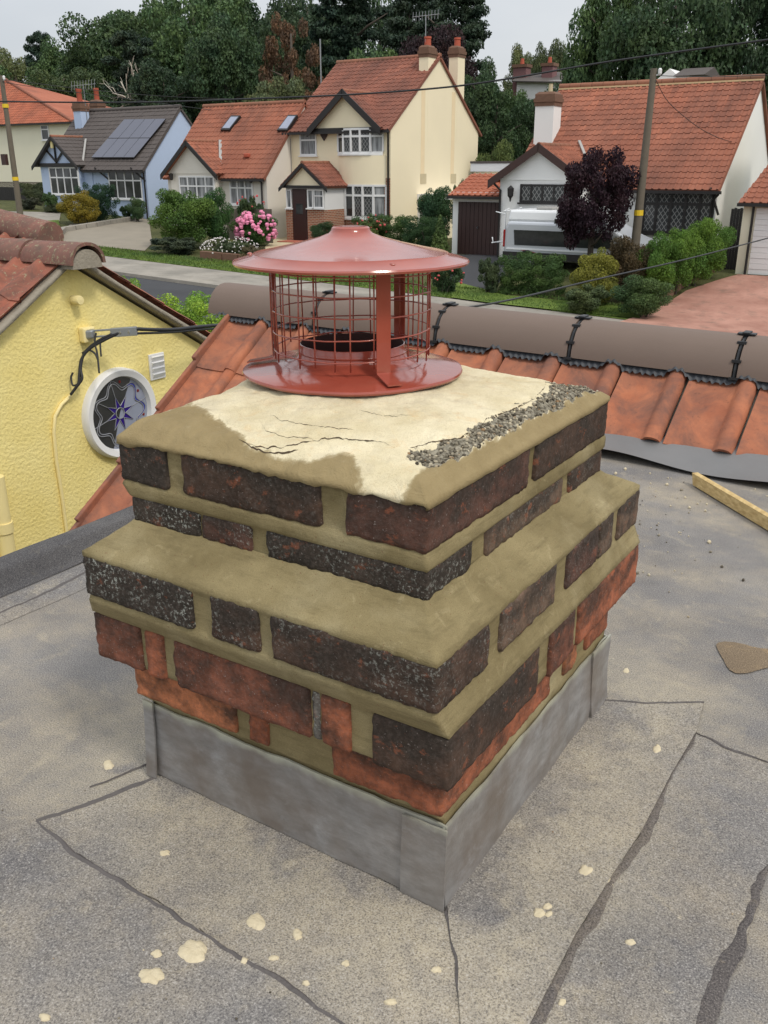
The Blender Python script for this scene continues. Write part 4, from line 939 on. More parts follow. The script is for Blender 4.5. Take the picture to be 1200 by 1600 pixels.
m = MT('drive_red', 0.88, spec=0.3); c = m.mix(m.ramp(m.noise(0.8, 7, 0.65), [(0.35, 0.0), (0.65, 1.0)]), lin((150, 108, 94)), lin((182, 138, 122))); m.base(m.mix(m.ramp(m.noise(2.2, 6, 0.7), [(0.52, 0.0), (0.7, 0.6)]), c, lin((112, 96, 84)))); m.bump(m.noise(40, 3), 0.3, 0.01)
plain('concrete_drive', (138, 130, 116), 0.9, 0.22, 0.9, bump=0.3, bsc=30)
def render(name, c, var=0.05): plain(name, c, 0.85, var, 0.7, bump=0.25, bsc=25)
render('cream_wall', (240, 227, 196)); render('off_white_wall', (218, 213, 203)); render('blue_wall', (178, 194, 220)); render('pale_cream_wall', (230, 225, 202)); render('white_wall', (232, 232, 230))
def far_clay(name, a, b, dark, dk):
    m = MT(name, 0.85, spec=0.25)
    c = m.mix(m.ramp(m.noise(0.55, 6, 0.6), [(0.34, 0.0), (0.66, 1.0)]), lin(a), lin(b))
    c = m.mix(m.math('MULTIPLY', m.island(), 0.45), c, lin(dark))
    c = m.mix(m.ramp(m.noise(0.42, 7, 0.68, vec=m.pos((1, 0.6, 0.6))), [(0.60-0.2*dk, 0.0), (0.78-0.12*dk, 0.75)]), c, lin(dark))
    m.base(c); m.bump(m.noise(25, 4), 0.3, 0.01)
far_clay('roof_orange', (150, 93, 73), (172, 111, 88), (100, 70, 61), 0.65); far_clay('roof_weathered', (138, 88, 73), (158, 102, 84), (92, 67, 60), 0.85); far_clay('roof_bright', (166, 97, 73), (184, 113, 87), (122, 79, 65), 0.45)
plain('roof_slate', (84, 77, 74), 0.8, 0.2, 3, bump=0.3, bsc=30)
plain('black_paint', (34, 31, 31), 0.5, 0.15, 3); plain('brown_paint', (62, 40, 36), 0.5, 0.15, 3); plain('door_brown', (56, 34, 32), 0.5, 0.1, 2)
m = MT('far_glass', 0.06, spec=0.7); m.base(m.mix(m.ramp(m.noise(0.9, 4), [(0.4, 0.0), (0.7, 1.0)]), (0.025, 0.028, 0.03), (0.10, 0.105, 0.11)))
m = MT('net_curtain', 0.3, spec=0.6); m.base(m.mix(m.ramp(m.noise(2.2, 3, vec=m.pos((4, 4, .4))), [(0.35, 0.0), (0.7, 1.0)]), (0.08, 0.085, 0.09), (0.40, 0.41, 0.42)))
m = MT('leaded_glass', 0.2, spec=0.6)
sx = m.n('ShaderNodeSeparateXYZ'); m.k(m.pos(), sx.inputs[0])
def saw(v): return m.math('LESS_THAN', m.math('FRACT', m.math('MULTIPLY', v, 6.0), 0), 0.16)
lt = m.math('MAXIMUM', saw(m.math('ADD', sx.outputs[0], m.math('MULTIPLY', sx.outputs[2], 0.72))), saw(m.math('SUBTRACT', sx.outputs[0], m.math('MULTIPLY', sx.outputs[2], 0.72))))
m.base(m.mix(lt, (0.04, 0.043, 0.045), (0.24, 0.24, 0.235)))
m = MT('red_brick', 0.9, spec=0.2); bt = m.n('ShaderNodeTexBrick'); bt.inputs['Scale'].default_value = 1.0; bt.inputs['Brick Width'].default_value = 0.225; bt.inputs['Row Height'].default_value = 0.075; bt.inputs['Mortar Size'].default_value = 0.012
bt.inputs['Color1'].default_value = (*lin((164, 98, 70)), 1); bt.inputs['Color2'].default_value = (*lin((132, 80, 62)), 1); bt.inputs['Mortar'].default_value = (*lin((170, 158, 140)), 1)
cx = m.n('ShaderNodeCombineXYZ'); s2 = m.n('ShaderNodeSeparateXYZ'); m.k(m.pos(), s2.inputs[0]); m.k(m.math('ADD', s2.outputs[0], s2.outputs[1]), cx.inputs[0]); m.k(s2.outputs[2], cx.inputs[1]); m.k(cx.outputs[0], bt.inputs['Vector']); m.base(bt.outputs['Color'])
plain('pot_red', (172, 84, 62), 0.8, 0.15, 6); plain('corbel_brown', (112, 84, 68), 0.9, 0.3, 9, bump=0.4, bsc=30)
m = MT('solar_cell', 0.15, 0.0, 0.6); m.base(m.mix(m.noise(0.5, 2), lin((74, 77, 92)), lin((92, 95, 110))))
plain('van_silver', (196, 200, 206), 0.28, 0.04, 1, metal=0.35); plain('van_white', (232, 234, 236), 0.35, 0.03, 1); plain('tyre', (30, 30, 32), 0.8); plain('lamp_red', (150, 24, 22), 0.25); plain('stripe_red', (150, 50, 46), 0.4)
plain('pole_wood', (104, 96, 84), 0.9, 0.2, 5, bump=0.4, bsc=30); plain('yellow_tag', (226, 190, 40), 0.6); plain('aerial', (150, 152, 154), 0.4, 0.1, 5, metal=0.6)
plain('pink_petal', (226, 138, 172), 0.7, 0.25, 5); plain('white_petal', (224, 218, 216), 0.7, 0.1, 5); plain('red_petal', (206, 90, 90), 0.7, 0.1, 5)
plain('pale_stone', (196, 182, 150), 0.9, 0.12, 1.5); plain('mauve_wall', (122, 88, 88), 0.9, 0.1, 2); plain('terracotta_step', (178, 104, 84), 0.8)
far_clay('ridge_far', (140, 92, 74), (168, 110, 86), (110, 90, 76), 0.6); plain('ridge_mortar', (205, 180, 140), 0.9, 0.15, 3); plain('grey_flash', (160, 158, 154), 0.6, 0.15, 3)

# ================================================================= ground, road, pavements
def sst(a, b, x): t = max(0, min(1, (x-a)/(b-a))); return t*t*(3-2*t)
def zroad(X): return -2.9-0.035*(max(-60, min(12, X))+19.6)
def zg(X, Y):
    zr_ = zroad(X); zh_ = -2.42+0.06*max(0, min(22, -28-X))
    if Y < 24.9: return zr_-0.06
    return zr_+0.08+(zh_-zr_-0.08)*sst(25.2, 32.5, Y)+max(0, Y-48)*0.07-max(0, Y-140)*0.05
def Pg(px, py):                                                       # picture point on the ground
    d = ray(px, py); t = 8.0
    while t < 200:
        p = CAM+d*t
        if p.z < zg(p.x, p.y)+0.02: break
        t += 0.05
    return p
xs = [-400, -250, -160, -110]+[-80+2*i for i in range(51)]+[30, 60, 120, 250, 400]
ys = [-60, -30, -10, 0, 8, 14, 18, 22, 24.85, 24.95]+[25.5+0.75*i for i in range(14)]+[36.5, 38, 40, 43, 48, 55, 65, 80, 100, 140, 200, 300, 500, 900]
mb = MB(); mb.v = [(x, y, zg(x, y)) for y in ys for x in xs]; nx = len(xs)
mb.f = [(j*nx+i, j*nx+i+1, (j+1)*nx+i+1, (j+1)*nx+i) for j in range(len(ys)-1) for i in range(nx-1)]
structure(mb.build('ground', 'earth', smooth='all'))
def strip(name, y0, y1, off, mt, thick=0.0, x0=-90, x1=40):
    mb = MB(); n = 65
    mb.grid(lambda u, v: (x0+(x1-x0)*u, y0+(y1-y0)*v, zroad(x0+(x1-x0)*u)+off), n, 2)
    if thick:
        mb.grid(lambda u, v: (x0+(x1-x0)*u, y0, zroad(x0+(x1-x0)*u)+off-thick*(1-v)), n, 1)
    return structure(mb.build(name, mt))
strip('road', 14.8, 22.0, 0.0, 'asphalt'); strip('kerb', 22.0, 22.14, 0.11, 'pavement_grey', 0.13); strip('pavement', 22.145, 24.92, 0.10, 'pavement_grey', 0.12); strip('grass_verge', 24.925, 26.6, 0.115, 'grass')
strip('near_kerb', 14.66, 14.8, 0.11, 'pale_stone', 0.13); strip('near_pavement', 12.4, 14.655, 0.10, 'pavement_grey', 0.12)
def patch(name, poly, mt, off=0.03, world=False):
    P = [Pg(*q) for q in poly] if not world else [Vector((a, b, 0)) for a, b in poly]
    P = [Vector((p.x, p.y)) for p in P]; B = []
    for a, b in zip(P, P[1:]+P[:1]):
        n = max(1, int((b-a).length/0.6)); B += [a.lerp(b, i/n) for i in range(n)]
    x0 = min(p.x for p in B); x1 = max(p.x for p in B); y0 = min(p.y for p in B); y1 = max(p.y for p in B); I = []
    nxx = int((x1-x0)/0.8)+1; nyy = int((y1-y0)/0.6)+1
    pl = [(p.x, p.y) for p in B]
    for i in range(nxx):
        for j in range(nyy):
            q = (x0+(i+.5)*0.8, y0+(j+.5)*0.6)
            if inside(q, pl): I.append(Vector(q))
    n = len(B); vs, _, fs, *_ = geometry.delaunay_2d_cdt(B+I, [(i, (i+1) % n) for i in range(n)], [], 1, 1e-4)
    mb = MB(); mb.v = [(p.x, p.y, max(zg(p.x, p.y), zroad(p.x)+0.115 if 24.8 < p.y < 26.6 else -99, zroad(p.x)+0.10 if p.y <= 24.8 else -99)+off) for p in vs]
    mb.f = [tuple(f) for f in fs]
    v = [Vector(q) for q in mb.v]
    mb.f = [f if (v[f[1]]-v[f[0]]).cross(v[f[2]]-v[f[0]]).z > 0 else f[::-1] for f in mb.f]
    return structure(mb.build(name, mt, smooth='all'))
patch('driveway', [(75, 383), (110, 350), (190, 346), (232, 340), (238, 380), (226, 392), (150, 385)], 'concrete_drive', 0.022)
patch('driveway', [(0, 330), (95, 332), (92, 352), (60, 368), (0, 372), (-60, 372), (-60, 330)], 'pavement_grey', 0.02)
patch('lawn', [(38, 348), (92, 344), (94, 358), (80, 362), (40, 362)], 'grass', 0.035)
patch('path', [(400, 400), (428, 374), (445, 366), (490, 374), (480, 384), (440, 388), (418, 402)], 'pale_stone', 0.02)
patch('driveway', [(700, 448), (712, 398), (786, 398), (790, 430), (760, 462)], 'asphalt', 0.02)
patch('driveway', [(-7.9, 24.0), (-2.0, 24.0), (-1.5, 31.4), (-6.3, 31.4), (-7.3, 29.0)], 'drive_red', 0.025, True)
patch('verge', [(705, 470), (712, 440), (790, 462), (900, 472), (1000, 480), (1000, 500), (850, 490), (760, 482)], 'grass', 0.03)

# ================================================================= foliage
rng = np.random.default_rng(7)
def leaves_mesh(name, blobs, n, size, seed, shell=0.55, flat=0.0, droop=0.0, mt='leaves', elong=1.5):
    """blobs: (centre, radii, weight); small folded kite-shaped leaves through each blob, thicker near its surface"""
    g = np.random.default_rng(seed); wts = np.array([b[2] for b in blobs], float); wts /= wts.sum()
    k = g.choice(len(blobs), n, p=wts); C = np.array([b[0] for b in blobs])[k]; R = np.array([b[1] for b in blobs])[k]
    d = g.normal(size=(n, 3)); d /= np.linalg.norm(d, axis=1)[:, None]; r = shell+(1-shell)*g.random(n)**0.7; inner = g.random(n) < 0.2; r[inner] = g.random(inner.sum())
    P = C+d*R*r[:, None]
    nr = d*0.8+g.normal(size=(n, 3))*0.75; nr[:, 2] += 0.35+flat; nr /= np.linalg.norm(nr, axis=1)[:, None]
    t = g.normal(size=(n, 3)); t[:, 2] -= droop; t -= nr*(t*nr).sum(1)[:, None]; t /= np.linalg.norm(t, axis=1)[:, None]; b = np.cross(nr, t)
    s = size*(0.6+0.8*g.random(n))[:, None]
    V = np.empty((n, 4, 3)); V[:, 0] = P-t*s*elong*0.5; V[:, 1] = P+b*s*0.5+nr*s*0.12; V[:, 2] = P+t*s*elong*0.5; V[:, 3] = P-b*s*0.5+nr*s*0.12
    me = bpy.data.meshes.new(name); me.from_pydata(V.reshape(-1, 3).tolist(), [], np.arange(n*4).reshape(n, 4).tolist()); me.materials.append(M[mt]); return me
def crown_blobs(seed, n=26, rx=1.0, rz=1.0, small=0.30, zmin=-0.75):
    g = random.Random(seed); out = [((0, 0, 0), (0.62*rx, 0.62*rx, 0.66*rz), 1.6)]
    for i in range(n):
        while True:
            a = g.uniform(0, 6.283); z = g.uniform(zmin, 0.92); h = math.sqrt(max(0, 1-z*z)); 
            q = g.uniform(0.60, 0.90); break
        s = small*g.uniform(0.65, 1.25); out.append(((rx*q*h*math.cos(a), rx*q*h*math.sin(a), rz*q*z), (s*rx, s*rx, s*0.8*rz), s*s*9))
    return out
CR = {}
for i in range(3): CR['broad%d' % i] = leaves_mesh('crown', crown_blobs(10+i, 60, small=0.26), 30000, 0.034, 20+i)
CR['fine'] = leaves_mesh('crown', crown_blobs(31, 60, small=0.22), 26000, 0.034, 41)
CR['sparse'] = leaves_mesh('crown', [(b[0], tuple(v*0.8 for v in b[1]), b[2]) for b in crown_blobs(55, 44, small=0.20)][1:], 12000, 0.032, 45)
g_ = random.Random(9); bl = []
for lv in range(9):                                                   # layered conifer (cedar or pine): flat plates of needles
    z = -0.75+lv*0.2; rr = 1.0-0.55*(lv/8)**1.5
    for k in range(7): a = g_.uniform(0, 6.28); q = rr*g_.uniform(0.35, 0.95); bl.append(((q*math.cos(a), q*math.sin(a), z+g_.uniform(-.07, .07)), (0.34*rr, 0.34*rr, 0.075), 1.0))
    bl.append(((0, 0, z), (0.4*rr, 0.4*rr, 0.12), 1.0))
CR['cedar'] = leaves_mesh('crown', bl, 30000, 0.028, 66, shell=0.2, flat=0.6, elong=2.2)
bl = [((0.10*(1-z)*math.cos(k*2.4), 0.10*(1-z)*math.sin(k*2.4), -1+2*z), (0.9*(1-z)**0.8+0.07, 0.9*(1-z)**0.8+0.07, 0.22), (1-z)**1.3+0.08) for k, z in enumerate([i/14 for i in range(14)])]
CR['cone'] = leaves_mesh('crown', bl, 5000, 0.10, 71, shell=0.6)
CR['shrub0'] = leaves_mesh('foliage', crown_blobs(81, 30, small=0.36, zmin=-0.9)+[((0, 0, -.15), (.8, .8, .8), 4)], 26000, 0.040, 82)
CR['shrub1'] = leaves_mesh('foliage', crown_blobs(83, 36, small=0.32, zmin=-0.9)+[((0, 0, -.15), (.8, .8, .8), 4)], 28000, 0.038, 84)
CR['loose'] = leaves_mesh('foliage', crown_blobs(85, 30, small=0.26, zmin=-0.9)[1:]+[((0, 0, -.2), (.5, .5, .6), 1.5)], 14000, 0.045, 86, elong=2.2)
CR['tight'] = leaves_mesh('foliage', crown_blobs(87, 30, small=0.26, zmin=-0.9)+[((0, 0, -.1), (.86, .86, .86), 6)], 26000, 0.034, 88, shell=0.8)
g_ = random.Random(2); bl = []
for i in range(90): bl.append(((g_.uniform(-.9, .9), g_.uniform(-.8, .8), g_.uniform(-.9, .82)), (.16, .24, .17), 1.0))
CR['box'] = leaves_mesh('foliage', bl+[((x, 0, -.05), (.30, .8, .88), 4.0) for x in (-.7, -.35, 0, .35, .7)], 34000, 0.032, 90, shell=0.7)
def trunk(parent, x, y, z0, z1, r, seed, mt='bark', limbs=5, spread=1.0):
    g = random.Random(seed); mb = MB(); k = 6; H = z1-z0
    path = [(x+0.05*H*(i/k)*g.uniform(-.5, .5), y+0.05*H*(i/k)*g.uniform(-.5, .5), z0-0.1+H*i/k) for i in range(k+1)]
    mb.tube(path, [r*(1.25 if i == 0 else 1)*(1-0.75*i/k) for i in range(k+1)], 8)
    for i in range(limbs):
        b = path[2+i % (k-2)]; a = g.uniform(0, 6.28); L = spread*g.uniform(0.5, 0.9); e = (b[0]+L*math.cos(a), b[1]+L*math.sin(a), b[2]+L*g.uniform(0.3, 0.8))
        md = tuple((p+q)/2+(0.12*L if j == 2 else 0)*g.uniform(-1, 1) for j, (p, q) in enumerate(zip(b, e))); mb.tube([b, md, e], [r*0.42, r*0.28, r*0.08], 6)
    return mb.build('trunk', mt, parent, smooth='all')
def tree(name, label, px, ytop, wpx, Y, kind, color, group=None, ybot=None, X=None, low=0.30, cat='tree'):
    t = Py(px, ytop, Y); wd = wpx/FPX*(t-CAM).dot(_F); b = zg(t.x, Y); H = t.z-b
    o = thing(name, label, cat, (t.x, Y, b), group); seed = int(px*7+ytop) % 997
    cz0 = b+H*low; rz = (t.z-cz0)/2; mt = Matrix.Translation((t.x, Y, cz0+rz)) @ Matrix.Rotation(seed, 4, 'Z') @ Matrix.Diagonal((wd/2, wd/2*0.9, rz*1.02, 1))
    me = CR[kind]; inst('crown', me, mt, o, (*[v*1.0 for v in color], 1))
    trunk(o, t.x, Y, b, b+H*0.85, 0.022*H+0.03, seed, spread=wd*0.45); return o
def shrub(name, label, x0, x1, ytop, ybot, Y, kind, color, group=None, cat='shrub', depth=0.9):
    a = Py((x0+x1)/2, ytop, Y); wd = (x1-x0)/FPX*(a-CAM).dot(_F); zb = Py((x0+x1)/2, ybot, Y).z; zb = min(zb, a.z-0.2); gz = zg(a.x, Y); zb = max(gz-0.05, min(zb, gz+0.15)) if zb < gz+0.6 else zb
    zb = min(zb, gz+0.05); o = thing(name, label, cat, (a.x, Y, gz), group); rz = (a.z-zb)/2
    mt = Matrix.Translation((a.x, Y, zb+rz)) @ Matrix.Rotation((x0*1.7) % 6.28 if kind != 'box' else 0, 4, 'Z') @ Matrix.Diagonal((wd/2, wd/2*depth, rz*1.03, 1))
    inst('foliage', CR[kind], mt, o, (*color, 1)); mb = MB()
    g = random.Random(x0)
    for i in range(4): mb.tube([(a.x+g.uniform(-.1, .1)*wd, Y+g.uniform(-.1, .1)*wd, gz-0.05), (a.x+g.uniform(-.25, .25)*wd, Y+g.uniform(-.2, .2)*wd, zb+rz*1.2)], [0.03, 0.012], 5)
    mb.build('stems', 'bark', o); return o, (a.x, Y, zb+rz, wd/2, rz)

GD, GM, GL, GO = (0.042, 0.074, 0.036), (0.062, 0.105, 0.044), (0.085, 0.130, 0.045), (0.105, 0.122, 0.055)
CN, PUR, BRN = (0.022, 0.042, 0.028), (0.030, 0.017, 0.021), (0.120, 0.070, 0.045)
G = 'trees in the wood behind the houses'
TR = [(20, 72, 120, 88, 'broad0', GO, 'pale olive tree at the open end of the wood beside the dark pine'), (60, 46, 78, 82, 'cedar', CN, 'dark ragged pine standing against the open sky at the end of the wood'), (100, 58, 120, 80, 'broad1', GM, 'mid green tree just behind the ragged dark pine'),
 (95, 92, 150, 64, 'fine', (0.060, 0.085, 0.036), 'low rounded olive tree behind the hipped red roof'), (165, -2, 190, 76, 'broad2', (0.048, 0.080, 0.036), 'tall broad green tree rising over the blue bungalow'), (205, 45, 160, 60, 'cedar', (0.030, 0.050, 0.034), 'dark conifer wrapped round bare dead branches'),
 (150, 128, 120, 57, 'fine', GD, 'dark bushy tree right behind the blue bungalow chimneys'), (250, 95, 130, 54, 'broad0', (0.030, 0.054, 0.030), 'dark spreading tree behind the blue bungalow gable'), (300, -40, 200, 68, 'broad0', GM, 'tallest green broadleaf tree of the wood beside the brown tree'), (345, 15, 160, 58, 'broad1', GD, 'dense dark broadleaf tree behind the bungalow with roof windows'),
 (452, 5, 120, 60, 'sparse', BRN, 'thin half bare tree with rusty brown leaves'), (435, 105, 140, 50, 'fine', (0.090, 0.110, 0.055), 'soft grey green willow like tree behind the cream house'), (545, -25, 190, 66, 'cedar', CN, 'dark spreading cedar behind the cream house roof'), (640, -30, 190, 72, 'cedar', (0.026, 0.044, 0.028), 'broad dark cedar next to the copper beech'),
 (712, -25, 170, 70, 'cedar', (0.024, 0.042, 0.026), 'dark cedar whose flat branches reach out into the sky'), (682, 22, 130, 62, 'broad2', PUR, 'dark copper beech behind the two cream chimneys'), (585, 55, 150, 54, 'fine', GM, 'fresh green rounded tree peeping over the cream house ridge'), (750, 88, 95, 58, 'broad1', GD, 'dark green tree beside the cream gable'),
 (775, 125, 130, 50, 'broad0', (0.036, 0.066, 0.030), 'bushy green tree between cream gable and white chimney'), (835, 138, 110, 54, 'fine', GD, 'dark tree behind the white bungalow chimney'), (820, 66, 70, 100, 'broad0', GO, 'rounded far olive tree over the mauve chimneys'), (860, 46, 66, 92, 'fine', (0.080, 0.100, 0.050), 'tall pale far tree standing above the mauve chimneys'), (893, 74, 60, 98, 'broad1', GM, 'far green tree beside the big oak'),
 (960, -60, 150, 58, 'broad1', GM, 'big oak with ragged lit edge against the sky'), (1065, -80, 210, 56, 'broad2', GD, 'huge dark oak over the white bungalow ridge'), (1170, -80, 180, 60, 'broad0', (0.028, 0.052, 0.026), 'dark tall tree beyond the end of the white bungalow roof'), (920, 70, 90, 62, 'broad0', GD, 'shaded tree under the big oak edge'), (395, -25, 170, 86, 'broad1', GD, 'tall dark tree behind the rusty brown tree'), (480, -35, 170, 84, 'broad2', (0.040, 0.066, 0.036), 'tall dark tree between the brown tree and the cedars'), (590, -30, 170, 88, 'broad0', GD, 'dark tree filling the gap between the two cedars'), (230, -15, 170, 84, 'broad1', GM, 'tall green tree behind the dead branches'), (420, 60, 120, 66, 'broad0', GD, 'shaded tree under the rusty brown tree'),
 (868, 128, 120, 68, 'broad1', GD, 'shaded tree standing right in front of the far mauve chimneys'), (800, 128, 90, 66, 'fine', GM, 'green tree between the cream gable and the mauve chimneys'),
 (-60, 60, 160, 70, 'broad2', GM, 'green tree behind the hipped red roof end')]
for px, yt, wp_, Y, kind, colr, lb in TR: tree('conifer_tree' if kind == 'cedar' else 'broadleaf_tree', lb, px, yt, wp_, Y, kind, colr, G, low=0.12 if kind != 'cedar' else 0.18)
# far wood that reads as one mass
bl = []; g_ = random.Random(77)
for i in range(150):
    x = g_.uniform(-190, 30); y = g_.uniform(88, 125)+max(0, (x+20))*0.2; h = g_.uniform(5, 8.5); bl.append(((x, y, zg(x, y)+h*0.5), (g_.uniform(3.5, 6), 4, h*0.62), 1.0))
me = leaves_mesh('wood', bl, 90000, 0.42, 99); o = inst('distant_wood', me, Matrix.Identity(4), None, (0.045, 0.070, 0.036, 1)); o['kind'] = 'stuff'; tag(o, 'far green wood closing the view behind the houses', 'wood')
mb = MB(); g_ = random.Random(3)
base_ = Py(215, 150, 58.5)
def branch(p, d, L, r, lv):
    q = p+d*L; md = p.lerp(q, .5)+Vector((g_.uniform(-.1, .1), 0, g_.uniform(-.12, .12)))*L; mb.tube([p, md, q], [r, r*0.8, r*0.55], 5)
    if lv: 
        for _ in range(2+(lv > 1)): branch(md.lerp(q, g_.random()), (d+Vector((g_.uniform(-.9, .9), g_.uniform(-.3, .3), g_.uniform(-.9, .6)))).normalized(), L*g_.uniform(.45, .7), r*0.55, lv-1)
branch(Vector((base_.x+1.2, base_.y-1.8, base_.z-6)), Vector((0, 0, 1)), 6.5, 0.14, 0)
for dx, dz in ((-0.9, 0.25), (-0.5, 0.9), (0.25, 1), (0.8, 0.2), (0.9, -0.25), (-0.8, -0.2)): branch(Vector((base_.x+1.2, base_.y-1.8, base_.z+g_.uniform(-1.2, .8))), Vector((dx, 0, dz)).normalized(), 2.3, 0.075, 2)
tag(mb.build('dead_tree', 'dead_wood', smooth='all'), 'bleached bare dead branches standing in the wood', 'tree')

# ================================================================= house helpers
def fx(px, py, Y): p = Py(px, py, Y); return p.x, p.z
def tiles(parent, A, B, C, D, mt, w=0.25, e=0.30, each=0, name='tile', h=0.035):
    """real lapped tiles with a roll on the slope A (eave start) B (eave end) C (ridge end) D (ridge start); 'each' of them as single parts, the rest as one part"""
    A, B, C, D = (Vector(p) for p in (A, B, C, D)); u = (B-A).normalized(); nrm = (B-A).cross(D-A).normalized()
    if nrm.z < 0: nrm = -nrm
    v = nrm.cross(u)
    if v.z < 0: v = -v
    H = (D-A).dot(v); rows = max(1, int(round(H/e))); e = H/rows; rest = MB(); cnt = 0; shared = None; oD = (D-A).dot(u); oC = (C-A).dot(u); LB = (B-A).dot(u)
    prof = [(0, 0.0), (0.60, 0.0), (0.70, 1.0), (0.88, 1.0), (1.0, 0.0)]
    mlist = []
    rj = random.Random(int(abs(A.x*31+A.y)))
    for r in range(rows):
        t0 = r/rows; t1 = (r+1)/rows; l0 = oD*(t0+t1)/2; l1 = LB+(oC-LB)*(t0+t1)/2; k = math.floor(min(0, oD)/w)
        x = k*w
        while x < l1:
            a = max(x, l0); b = min(x+w, l1)
            if b-a > 0.04:
                full = (b-a) > w*0.98
                def vv(lo, hi):
                    L = []
                    for yy, z in ((0, 0.022), (e*1.06, 0.0)):
                        for q, hh in prof: L.append((lo+(hi-lo)*q, yy, z+hh*h))
                    for q, hh in prof: L.append((lo+(hi-lo)*q, 0.002, 0.022+hh*h-0.03))
                    return L
                F = [(i, i+1, 6+i, 5+i) for i in range(4)]+[(10+i, 11+i, i+1, i) for i in range(4)]
                org = A+u*a+v*(r*e)+nrm*rj.uniform(0, 0.008); rot = Matrix((u, v, nrm)).transposed().to_4x4()
                if cnt < each:
                    if full:
                        if shared is None:
                            m_ = MB(); m_.add(vv(0, w), F); shared = m_.mesh('tile', (0, 0, 0)); shared.materials.append(M[mt])
                        me = shared
                    else: m_ = MB(); m_.add(vv(0, b-a), F); me = m_.mesh('tile', (0, 0, 0)); me.materials.append(M[mt])
                    inst(name, me, Matrix.Translation(org) @ rot, parent); cnt += 1
                else:
                    rest.add([org+u*p[0]+v*p[1]+nrm*p[2] for p in vv(0, b-a)], F)
            x += w
    if rest.v: rest.build('tiling', mt, parent, kind='stuff')
def slab(parent, A, B, C, D, th=0.10, mt='black_paint', name='roof'):
    A, B, C, D = (Vector(p) for p in (A, B, C, D)); n = (B-A).cross(D-A).normalized()
    if n.z < 0: n = -n
    mb = MB(); mb.prism([A-n*0.01, B-n*0.01, C-n*0.01, D-n*0.01], -n*th); return mb.build(name, mt, parent)
def roof_slope(parent, A, B, C, D, mt, each=0, w=0.25, e=0.30, h=0.035, under=None):
    s_ = slab(parent, A, B, C, D, mt=under or mt); tiles(s_, A, B, C, D, mt, w, e, each, h=h); return s_
def ridge(parent, a, b, mt='ridge_far', r=0.12, n=None):
    a = Vector(a); b = Vector(b); n = n or max(1, int((b-a).length/0.45))
    for i in range(n):
        mb = MB(); p = a.lerp(b, i/n); q = a.lerp(b, (i+0.97)/n); mb.tube([p, q], [r, r*0.95], 10); mb.build('ridge_tile', mt, parent, smooth=50)
def gable_body(parent, X0, X1, Y0, Y1, zb, ze, zr_, mt):
    ym = (Y0+Y1)/2; mb = MB(); mb.prism([(X0, Y0, zb-0.4), (X0, Y1, zb-0.4), (X0, Y1, ze), (X0, ym, zr_), (X0, Y0, ze)], (X1-X0, 0, 0)); return mb.build('wall', mt, parent)
def window(parent, Y, x0, y0, x1, y1, cols=2, tr=0.35, fr='white_plastic', gl='far_glass', proud=0.05, sill=True, fw=0.07, axis='Y', mats=None):
    if axis == 'Y':
        a, _ = fx(x0, (y0+y1)/2, Y); b, _ = fx(x1, (y0+y1)/2, Y); _, zt_ = fx((x0+x1)/2, y0, Y); _, zb_ = fx((x0+x1)/2, y1, Y)
    return window_w(parent, Y, a, b, zb_, zt_, cols, tr, fr, gl, proud, sill, fw, mats)
def window_w(parent, Y, a, b, zb_, zt_, cols=2, tr=0.35, fr='white_plastic', gl='far_glass', proud=0.05, sill=True, fw=0.07, mats=None):
    mb = MB(); y0, y1 = Y-proud, Y+0.02
    mb.box(a, b, y0, y1, zt_-fw, zt_); mb.box(a, b, y0, y1, zb_, zb_+fw); mb.box(a, a+fw, y0, y1, zb_+fw, zt_-fw); mb.box(b-fw, b, y0, y1, zb_+fw, zt_-fw)
    cw = (b-a)/cols
    for i in range(1, cols): mb.box(a+cw*i-fw/2, a+cw*i+fw/2, y0+0.002, y1, zb_+fw, zt_-fw)
    zm = zt_-(zt_-zb_)*tr if tr else None
    if zm:
        for i in range(cols): mb.box(a+cw*i+fw*.5, a+cw*(i+1)-fw*.5, y0+0.004, y1, zm-fw/2, zm+fw/2)
    wobj = mb.build('window', fr, parent)
    cells = [(zb_, zt_)] if not zm else [(zb_, zm), (zm, zt_)]
    for i in range(cols):
        for j, (c0, c1) in enumerate(cells):
            mb = MB(); mb.box(a+cw*i+0.02, a+cw*(i+1)-0.02, y0+0.03, Y+0.01, c0+0.02, c1-0.02); mb.build('pane', (mats[i % len(mats)] if mats else gl), wobj)
    if sill: mb = MB(); mb.box(a-0.06, b+0.06, Y-proud-0.06, Y, zb_-0.06, zb_-0.003); mb.build('sill', fr, wobj)
    return wobj
